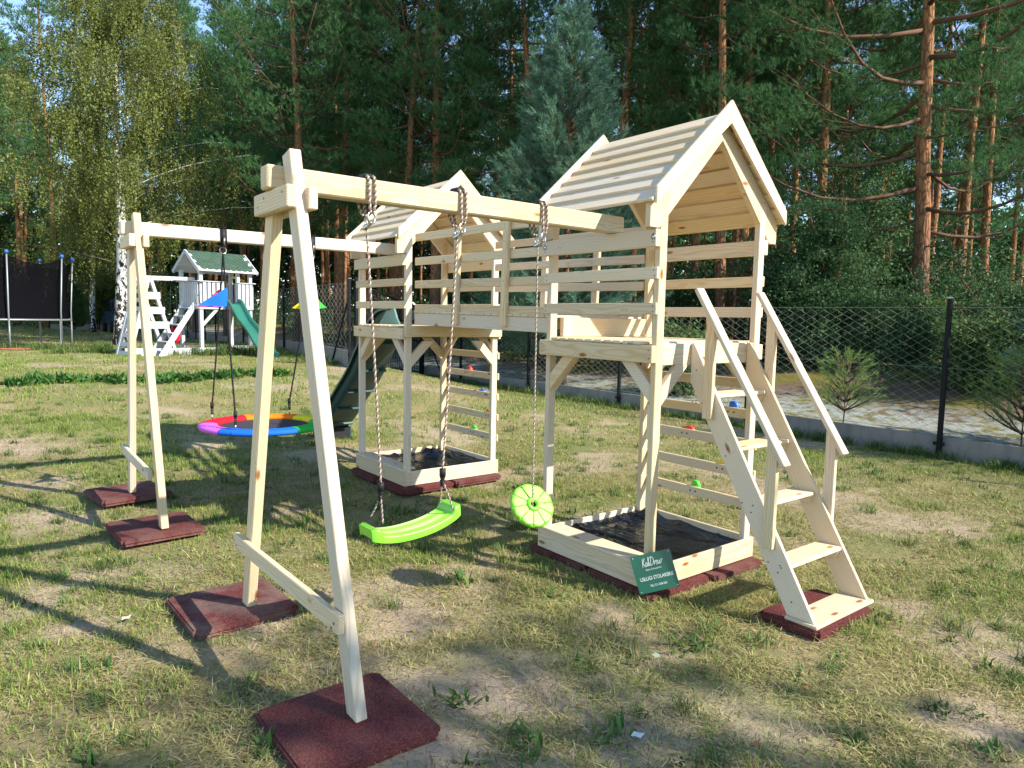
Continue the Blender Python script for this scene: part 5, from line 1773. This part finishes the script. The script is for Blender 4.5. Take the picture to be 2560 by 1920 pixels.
# grab handles on the left post
for a in (-.16, -.02):
    mb = MB(); mb.tube([list(LP_(a, .10, 1.98)), list(LP_(a-.06, .13, 1.95)), list(LP_(a-.07, .13, 1.80)), list(LP_(a-.06, .13, 1.65)), list(LP_(a, .10, 1.62))], .014, 6)
    mb.obj('grab_handle', M['teal_plastic'], ph, True)
# ladder down from the left side
for b in (-.22, -.80):
    pb('ladder_stringer', (-.03, b, 1.62), (-1.30, b+.30, .02), (0, 0, 1), .17, .035)
for i in range(6):
    f = (i+.6)/6.4
    a = -.03-1.27*f; z = 1.62-1.60*f
    pb('ladder_step', (a, -.24+.30*f, z+.03), (a, -.78+.30*f, z+.03), FX, .20, .03)
# slide
so2, P2_, N2_, ex2, ey2, SO2 = slide(ph, LP_(1.02, .03, 0), (.985, .17), [(-.02, 1.66), (.18, 1.62), (.42, 1.40), (.75, 1.10), (1.05, .93), (1.35, .74), (1.7, .44), (2.05, .20), (2.32, .10), (2.5, .09)], .40, .15, M['teal_plastic'])

# ------------------------------------------------------------------ white climbing frame left of it
cf = thing('climbing_frame', (-20.6, .55, .5), 'white wooden climbing ladder and swing beam joined on left of the old playhouse', 'climbing frame')
def cb(name, p, q_, upv, w_, t, m=None): return board(name, LP_(*p), LP_(*q_), upv, w_, t, cf, m or Pt, .004)
for b in (-.35, -1.05):
    cb('ladder_side', (-1.35, b, 2.30), (-1.95, b, .02), FN, .09, .09)
for i in range(9):
    f = (i+.4)/9
    cb('ladder_rung', (-1.35-.6*f, -.34, 2.30-2.28*f), (-1.35-.6*f, -1.06, 2.30-2.28*f), (FX*.25+Vector((0, 0, 1))), .12, .03)
for b in (-.35, -1.05):
    cb('swing_beam', (-1.45, b, 2.33), (.02, b-.0, 2.36), (0, 0, 1), .10, .08)
    cb('frame_leg', (-1.28, b, 2.28), (-.55, b, .02), FN, .09, .09)
for i in range(3):
    z = .98+i*.42
    cb('cross_board', (-1.66+.12*i, -.30, z), (-.80-.20*i*.6, -.30, z), (0, 0, 1), .20, .025)
cb('brace', (-1.70, -.35, .92), (-.82, -.35, .92), (0, 0, 1), .09, .05)
for y in (0, 1):
    cb('base_board', (-1.7, -.2-y*.9, .18), (-.2, -.2-y*.9, .18), (0, 0, 1), .26, .03)
rs_ = thing('red_swing_seat', LP_(-.52, -.55, .55), 'small red bucket swing seat hanging between the playhouse and its ladder', 'swing')
bm = bmesh.new(); bmesh.ops.create_cube(bm, size=1)
for v in bm.verts:
    v.co = Vector((v.co.x*.34, v.co.y*.30, v.co.z*.40))
    if v.co.z > 0 and v.co.y > 0: v.co.z += .10
    if v.co.z < 0: v.co.x *= .8; v.co.y *= .7
bmesh.ops.bevel(bm, geom=list(bm.edges), offset=.04, segments=2, affect='EDGES')
top_f = max(bm.faces, key=lambda f: f.calc_center_median().z*f.normal.z)
bmesh.ops.inset_region(bm, faces=[top_f], thickness=.03); bmesh.ops.translate(bm, verts=top_f.verts, vec=(0, 0, -.22))
me = bpy.data.meshes.new('seat'); bm.to_mesh(me); bm.free(); me.materials.append(M['cloth_red'])
meshobj('seat', me, rs_, Matrix.Translation(LP_(-.52, -.55, .66)) @ Matrix.Rotation(.5, 4, 'Z'))
for dx in (-.12, .12):
    mb = MB(); mb.tube([list(LP_(-.52+dx, -.55, .78)), list(LP_(-.52+dx*.6, -.55, 2.33))], .008, 5); mb.obj('rope', M['black_nylon'], rs_)

# ------------------------------------------------------------------ trampoline
tcx, tcy, tR = -25.65, -2.78, 2.10
tg = gh(tcx, tcy)
tm = thing('trampoline', (tcx, tcy, tg), 'round trampoline with black safety net on grey poles with blue caps at the left edge', 'trampoline')
zr = tg+.92
mb = MB(); mb.tube(ring_path((tcx, tcy, zr), (0, 0, 1), tR, 64), .032, 8, True); mb.obj('rim_tube', M['zinc_tube'], tm, True)
mb = MB()
rg = ring_path((tcx, tcy, zr-.01), (0, 0, 1), tR-.28, 64)
mb.add(np.vstack([rg, [[tcx, tcy, zr-.04]]]), t=[[i, (i+1) % 64, 64] for i in range(64)]); mb.obj('jumping_mat', M['cloth_black'], tm)
mb = MB()
for i in range(96):
    a = i*2*math.pi/96
    mb.tube([(tcx+math.cos(a)*(tR-.03), tcy+math.sin(a)*(tR-.03), zr), (tcx+math.cos(a)*(tR-.29), tcy+math.sin(a)*(tR-.29), zr-.01)], .012, 4)
sp_ = mb.obj('spring', M['galvanised_steel'], tm); sp_['kind'] = 'stuff'
na_ = 8; a_off = math.radians(7)
tops = []
for i in range(na_):
    a = a_off+i*2*math.pi/na_
    ux, uy = math.cos(a), math.sin(a)
    x, y = tcx+ux*(tR+.05), tcy+uy*(tR+.05)
    top = (x+ux*.10, y+uy*.10, tg+2.98)
    mb = MB(); mb.tube([(x, y, gh(x, y)+.05), (x, y, zr+.3), top], .024, 8); po = mb.obj('net_pole', M['zinc_tube'], tm, True)
    mb = MB(); mb.tube([(top[0], top[1], top[2]-.04), (top[0], top[1], top[2]+.03), (top[0], top[1], top[2]+.07)], np.array([.055, .06, .03]), 8); mb.obj('pole_cap', M['blue_cap'], po, True)
    tops.append(top)
    # W-shaped foot joining neighbouring legs
    a2 = a+2*math.pi/na_
    x2, y2 = tcx+math.cos(a2)*(tR+.02), tcy+math.sin(a2)*(tR+.02)
    if i % 2 == 0:
        mb = MB(); mb.tube([(x, y, zr), (x, y, gh(x, y)+.10), (x+(x2-x)*.07, y+(y2-y)*.07, gh(x, y)+.03), (x2-(x2-x)*.07, y2-(y2-y)*.07, gh(x2, y2)+.03), (x2, y2, gh(x2, y2)+.10), (x2, y2, zr)], .026, 6); mb.obj('leg', M['zinc_tube'], tm, True)
V = []; q_ = []
nc = 64; nr_ = 9
for i in range(nc):
    a = a_off+i*2*math.pi/nc
    f = (i % 8)/8; 
    ux, uy = math.cos(a), math.sin(a)
    dip = .22*(1-abs(2*f-1)**2) if f else 0
    for r in range(nr_):
        h = r/(nr_-1)
        rad_ = tR-.06+.12*h-.12*math.sin(math.pi*h)*.6-.04*(1-abs(2*f-1))
        V.append((tcx+ux*rad_, tcy+uy*rad_, zr+.02+h*(1.97-dip)))
for i in range(nc):
    for r in range(nr_-1):
        q_.append((i*nr_+r, ((i+1) % nc)*nr_+r, ((i+1) % nc)*nr_+r+1, i*nr_+r+1))
mb = MB(); mb.add(np.array(V), q_); mb.obj('safety_net', M['net'], tm, True)
tag(meshobj('mat_strip', box_mesh(1.7, .5, .05, .01, M['terracotta']), None, Matrix.Translation((-23.55, -2.75, gh(-23.5, -2.75)+.03)) @ Matrix.Rotation(1.2, 4, 'Z')), 'flat reddish board lying on the grass in front of the trampoline', 'board')

# ------------------------------------------------------------------ far things at the left
ffr = thing('wire_fence', (-49.5, 2.4, gh(-49.5, 2.4)), 'dark wire panel fence on a concrete base far off, left of the birch trunk', 'fence')
pA, pB = Vector((-50.2, .6, 0)), Vector((-46.5, 7.0, 0))
for i in range(6):
    p = pA.lerp(pB, i/5); g = gh(p.x, p.y)
    cube('fence_post', (p.x-.05, p.y-.05, g), (p.x+.05, p.y+.05, g+2.1), ffr, M['black_paint'], .01)
    if i < 5:
        p2 = pA.lerp(pB, (i+1)/5)
        board('base_slab', p+Vector((0, 0, g+.16)), p2+Vector((0, 0, gh(p2.x, p2.y)+.16)), (0, 0, 1), .36, .06, ffr, M['concrete'], .005)
        mb = MB()
        for k in range(1, 16):
            r = p.lerp(p2, k/16); mb.tube([(r.x, r.y, g+.3), (r.x, r.y, g+1.95)], .006, 3)
        for z in (.5, 1.1, 1.7): mb.tube([(p.x, p.y, g+z), (p2.x, p2.y, g+z)], .008, 3)
        mb.obj('wire_panel', M['black_paint'], ffr)
hut = thing('garden_hut', (-57, 1.9, .9), 'small hut with a red tiled roof far off between the trampoline poles', 'hut')
for dx in (-1.1, 1.1):
    for dy in (-1.1, 1.1):
        cube('post', (-57+dx-.1, 1.9+dy-.1, .6), (-57+dx+.1, 1.9+dy+.1, 2.9), hut, M['terracotta'], .01)
cube('wall', (-58.0, .85, .6), (-57.9, 2.95, 2.9), hut, M['terracotta'], .01)
mb = MB(); v = [(-58.7, .2, 2.85), (-55.3, .2, 2.85), (-55.3, 3.6, 2.85), (-58.7, 3.6, 2.85), (-57, 1.9, 4.0), (-58.6, .3, 2.75), (-55.4, .3, 2.75), (-55.4, 3.5, 2.75), (-58.6, 3.5, 2.75)]
mb.add(np.array(v), [[0, 5, 6, 1], [1, 6, 7, 2], [2, 7, 8, 3], [3, 8, 5, 0], [5, 8, 7, 6]], [[0, 1, 4], [1, 2, 4], [2, 3, 4], [3, 0, 4]]); mb.obj('roof', M['terracotta'], hut)
car = thing('parked_car', (-44.2, 3.9, gh(-44, 3.9)), 'dark blue car parked beyond the fence, half hidden by the birch trunk', 'car')
gx = gh(-44, 3.9)
def carbox(nm, pts, y0, y1, m_):
    return prism(nm, pts, (-44.2, (y0+y1)/2, gx), (1, 0, 0), (0, 0, 1), abs(y1-y0), car, m_, .05)
carbox('body', [(-2.2, .45), (2.1, .45), (2.2, .8), (2.0, 1.05), (1.1, 1.2), (-2.1, 1.25), (-2.25, .9)], 3.0, 4.8, M['car_paint'])
carbox('cabin', [(-2.05, 1.2), (1.0, 1.2), (.3, 1.85), (-1.7, 1.9)], 3.1, 4.7, M['car_glass'])
for x in (-1.4, 1.35):
    for y in (3.02, 4.78):
        mb = MB(); mb.tube([(-44.2+x, y-.1, gx+.36), (-44.2+x, y+.1, gx+.36)], .36, 16); mb.obj('wheel', M['tyre'], car)

# ------------------------------------------------------------------ small plants and litter
rsd = np.random.RandomState(77)
def tuft_mesh(seed, n, hmin, hmax, wd, cols, spread=.05, lean=.6):
    rs = np.random.RandomState(seed)
    V = []; F4 = []; F3 = []; Cc = []
    for i in range(n):
        a = rs.rand()*6.28; e = rs.uniform(lean, 1.5); L = rs.uniform(hmin, hmax); w_ = wd*rs.uniform(.7, 1.3)
        b = np.array([rs.randn()*spread, rs.randn()*spread, -.01])
        d = np.array([math.cos(a)*math.cos(e), math.sin(a)*math.cos(e), math.sin(e)]); s = np.array([-math.sin(a), math.cos(a), 0])*w_/2
        d2 = d+np.array([math.cos(a)*.6, math.sin(a)*.6, -.5])*rs.rand()
        d2 /= np.linalg.norm(d2)
        m_ = b+d*L*.5; t = m_+d2*L*.5; k = len(V)
        V += [b-s*.6, b+s*.6, m_+s, m_-s, t]
        F4.append((k, k+1, k+2, k+3)); F3.append((k+3, k+2, k+4))
        c = np.array(cols[rs.randint(len(cols))])*rs.uniform(.75, 1.25)
        Cc += [(*c, 1)]*5
    return np_mesh('weed', np.array(V), [np.array(F4), np.array(F3)], M['grass'], False, tint=np.array(Cc))
GRN = [(.06, .13, .03), (.09, .17, .04), (.12, .19, .05)]
WEED = [tuft_mesh(300+i, 26, .05, .13, .020, GRN, .05, .25) for i in range(4)]
BUNCH = [tuft_mesh(320+i, 60, .07, .16, .006, GRN+[(.25, .24, .08)], .045, .6) for i in range(4)]
GW = 'broad-leaved weeds scattered in the lawn'
named = [(-.97, -.86, 'broad-leaved weed in a sandy patch between the mats and the near sandbox', 1.1), (-.38, -.52, 'weed clump just left of the green sign', .8), (.60, -.34, 'leafy weed between the green sign and the ladder foot', 1.2), (.78, -1.66, 'small weed right of the nearest rubber mat', .9), (2.04, -.07, 'dark green weed in the bottom right corner', .75), (.15, -2.62, 'low weed on the left of the nearest rubber mat', .9), (.32, -1.72, 'weed with narrow leaves just beyond the nearest rubber mat', .9), (.95, -1.32, 'green weed in the bare sandy patch of the foreground', .9), (-2.67, -.41, 'green weed in the shade between the two swing frames', 1.1)]
for i, (x, y, l, s) in enumerate(named):
    o = meshobj('weed', WEED[i % 4], None, Matrix.Translation((x, y, gh(x, y)-.005)) @ Matrix.Rotation(i*1.3, 4, 'Z') @ Matrix.Scale(s, 4))
    tag(o, l, 'weed', GW)
def scatter_stuff(name, protos, n, d0, d1, smin, smax, label, cond=None, seed=5, z=-.005):
    """ground cover nobody could count: many small copies joined into one mesh"""
    rs = np.random.RandomState(seed)
    x, y = wedge_points(rs, n, d0, d1)
    ok = free(x, y, .03) & (y < FEN(x)-.1)
    if cond is not None: ok &= cond(x, y, rs)
    x, y = x[ok], y[ok]
    VV = []; F4 = []; F3 = []; TC = []; k = 0
    P = []
    for me in protos:
        co_ = np.empty(len(me.vertices)*3, np.float32); me.vertices.foreach_get('co', co_); co_ = co_.reshape(-1, 3)
        tc = np.empty(len(me.vertices)*4, np.float32); me.attributes['tint'].data.foreach_get('color', tc); tc = tc.reshape(-1, 4)
        q4 = np.array([p.vertices[:] for p in me.polygons if len(p.vertices) == 4]); q3 = np.array([p.vertices[:] for p in me.polygons if len(p.vertices) == 3])
        P.append((co_, tc, q4, q3))
    zz = lawn_h(x, y)
    for i in range(len(x)):
        co_, tc, q4, q3 = P[i % len(P)]
        a = rs.rand()*6.28; s = rs.uniform(smin, smax); c_, s_ = math.cos(a), math.sin(a)
        v = co_*s
        v = np.stack([v[:, 0]*c_-v[:, 1]*s_+x[i], v[:, 0]*s_+v[:, 1]*c_+y[i], v[:, 2]+zz[i]+z], 1)
        VV.append(v); TC.append(tc*np.array([rs.uniform(.7, 1.2)]*3+[1]))
        if len(q4): F4.append(q4+k)
        if len(q3): F3.append(q3+k)
        k += len(v)
    fs = []
    if F4: fs.append(np.concatenate(F4))
    if F3: fs.append(np.concatenate(F3))
    o = meshobj(name, np_mesh(name, np.concatenate(VV), fs, M['grass'], False, tint=np.concatenate(TC)))
    return tag(o, label, None, None, 'stuff')
scatter_stuff('weeds', WEED, 420, 2., 9., .35, .8, 'small broad-leaved weeds dotted over the lawn', lambda x, y, rs: rs.rand(len(x)) < .25+.6*green_mask(x, y), 6)
scatter_stuff('grass_tufts', BUNCH, 1500, 1.9, 12., .5, 1.0, 'taller green grass tufts', lambda x, y, rs: rs.rand(len(x)) < .06+.55*green_mask(x, y)**1.5, 7)
# grass along the wall, under the mats' edges and round the old playhouse
def strip(x0, y0, x1, y1, n, s0, s1, wdt, seed, label):
    rs = np.random.RandomState(seed)
    VV = []; F4 = []; F3 = []; TC = []; k = 0
    me = BUNCH
    for i in range(n):
        t = rs.rand(); x = x0+(x1-x0)*t+rs.randn()*wdt; y = y0+(y1-y0)*t+rs.randn()*wdt
        m_ = BUNCH[i % 4]
        co_ = np.empty(len(m_.vertices)*3, np.float32); m_.vertices.foreach_get('co', co_); co_ = co_.reshape(-1, 3)
        tc = np.empty(len(m_.vertices)*4, np.float32); m_.attributes['tint'].data.foreach_get('color', tc); tc = tc.reshape(-1, 4)
        a = rs.rand()*6.28; s = rs.uniform(s0, s1); c_, s_ = math.cos(a), math.sin(a); v = co_*s
        VV.append(np.stack([v[:, 0]*c_-v[:, 1]*s_+x, v[:, 0]*s_+v[:, 1]*c_+y, v[:, 2]+gh(x, y)], 1)); TC.append(tc)
        n4 = len(m_.vertices)//5; b = np.arange(n4)[:, None]*5+k
        F4.append(b+np.array([[0, 1, 2, 3]])); F3.append(b+np.array([[3, 2, 4]])); k += len(v)
    o = meshobj('grass_tufts', np_mesh('grass_tufts', np.concatenate(VV), [np.concatenate(F4), np.concatenate(F3)], M['grass'], False, tint=np.concatenate(TC)))
    tag(o, label, None, None, 'stuff')
strip(-15.5, 7.55, 5, 7.05, 260, .7, 1.7, .07, 1, 'longer grass along the concrete base of the fence')
strip(-19.3, 1.7, -18.6, 3.9, 90, 1.5, 3.2, .25, 2, 'long grass round the old playhouse')
strip(-21.5, -1.5, -20.5, 1.2, 60, 1.2, 2.4, .3, 3, 'long grass by the playhouse ladder')
strip(-23.6, -3.5, -23.9, .2, 70, 1.2, 2.4, .3, 4, 'long grass under the trampoline')
strip(-30, 5.5, -14, 3.9, 120, 1., 2., .2, 8, 'grass at the foot of the far fence run')
# strawberry row: one low green band of leaves
SB = [tuft_mesh(340+i, 26, .10, .24, .085, [(.045, .12, .025), (.08, .18, .035), (.11, .22, .05)], .09, .1) for i in range(3)]
VV = []; F4 = []; F3 = []; TC = []; k = 0
for i in range(210):
    t = rsd.rand(); x = -12.3-.25*math.sin(t*9)+rsd.randn()*.16; y = -2.95+t*4.9+rsd.randn()*.05
    if rsd.rand() < .25*(1+math.sin(t*31)): continue
    m_ = SB[i % 3]; co_ = np.empty(len(m_.vertices)*3, np.float32); m_.vertices.foreach_get('co', co_); co_ = co_.reshape(-1, 3)
    tc = np.empty(len(m_.vertices)*4, np.float32); m_.attributes['tint'].data.foreach_get('color', tc)
    a = rsd.rand()*6.28; s = rsd.uniform(.6, 1.05); c_, s_ = math.cos(a), math.sin(a); v = co_*s
    VV.append(np.stack([v[:, 0]*c_-v[:, 1]*s_+x, v[:, 0]*s_+v[:, 1]*c_+y, v[:, 2]+gh(x, y)], 1)); TC.append(tc.reshape(-1, 4))
    n4 = len(m_.vertices)//5; b = np.arange(n4)[:, None]*5+k
    F4.append(b+np.array([[0, 1, 2, 3]])); F3.append(b+np.array([[3, 2, 4]])); k += len(v)
tag(meshobj('strawberry_row', np_mesh('strawberry_row', np.concatenate(VV), [np.concatenate(F4), np.concatenate(F3)], M['grass'], False, tint=np.concatenate(TC))), 'low green row of strawberry plants across the lawn', None, None, 'stuff')
# twigs, needles and dead leaves lying about
def litter(name, n, d0, d1, lmin, lmax, wd, cols, label, seed, mask=None):
    rs = np.random.RandomState(seed)
    x, y = wedge_points(rs, n, d0, d1); ok = (y < FEN(x)-.1) & free(x, y, .0)
    x, y = x[ok], y[ok]; n = len(x); z = lawn_h(x, y)+rs.uniform(.003, .022, n)
    a = rs.rand(n)*6.28; L = rs.uniform(lmin, lmax, n); w_ = wd*rs.uniform(.6, 1.4, n)
    d = np.stack([np.cos(a), np.sin(a), rs.uniform(-.15, .25, n)], 1)*L[:, None]/2; s = np.stack([-np.sin(a), np.cos(a), rs.uniform(-.3, .3, n)], 1)*w_[:, None]/2
    b = np.stack([x, y, z], 1)
    v = np.stack([b-d, b+s, b+d, b-s], 1).reshape(-1, 3)
    c = np.array(cols)[rs.randint(len(cols), size=n)]*rs.uniform(.7, 1.3, (n, 1))
    col = np.concatenate([np.repeat(c, 4, 0), np.ones((n*4, 1))], 1)
    o = meshobj(name, np_mesh(name, v, np.arange(n*4).reshape(-1, 4), M['grass'], False, tint=col))
    tag(o, label, None, None, 'stuff')
litter('straw_litter', 60000, 1.9, 9, .02, .085, .0035, [(.40, .31, .17), (.20, .13, .075), (.12, .08, .055), (.48, .40, .25)], 'dry clippings, twigs and needles lying on the lawn', 12)
litter('dead_leaves', 260, 2, 9, .02, .05, .028, [(.30, .15, .06), (.38, .24, .10), (.22, .12, .07)], 'dead leaves on the lawn', 13)
for i, (x, y, l, c) in enumerate(((.62, -.63, 'pale green fallen leaf lying in front of the green sign', (.40, .48, .30)), (1.06, -1.27, 'white scrap lying in the sandy patch at the bottom', (.62, .62, .58)), (-1.55, -2.86, 'pale crumpled leaf on the grass below the second mat', (.52, .48, .38)), (-.35, -2.45, 'brown dead leaf left of the nearest mat', (.30, .15, .07)))):
    me = np_mesh('leaf', np.array([(-.03, 0, 0), (-.012, .016, .012), (.012, .018, .004), (.034, 0, .012), (.010, -.017, .0), (-.014, -.015, .008), (0, 0, .004)]), np.array([[0, 1, 6], [1, 2, 6], [2, 3, 6], [3, 4, 6], [4, 5, 6], [5, 0, 6]])[:, ::-1], simple('leaf_%d' % i, c, .7, .2, nscale=40, var=.2))
    tag(meshobj('fallen_leaf', me, None, Matrix.Translation((x, y, gh(x, y)+.02)) @ Matrix.Rotation(i, 4, 'Z')), l, 'leaf')
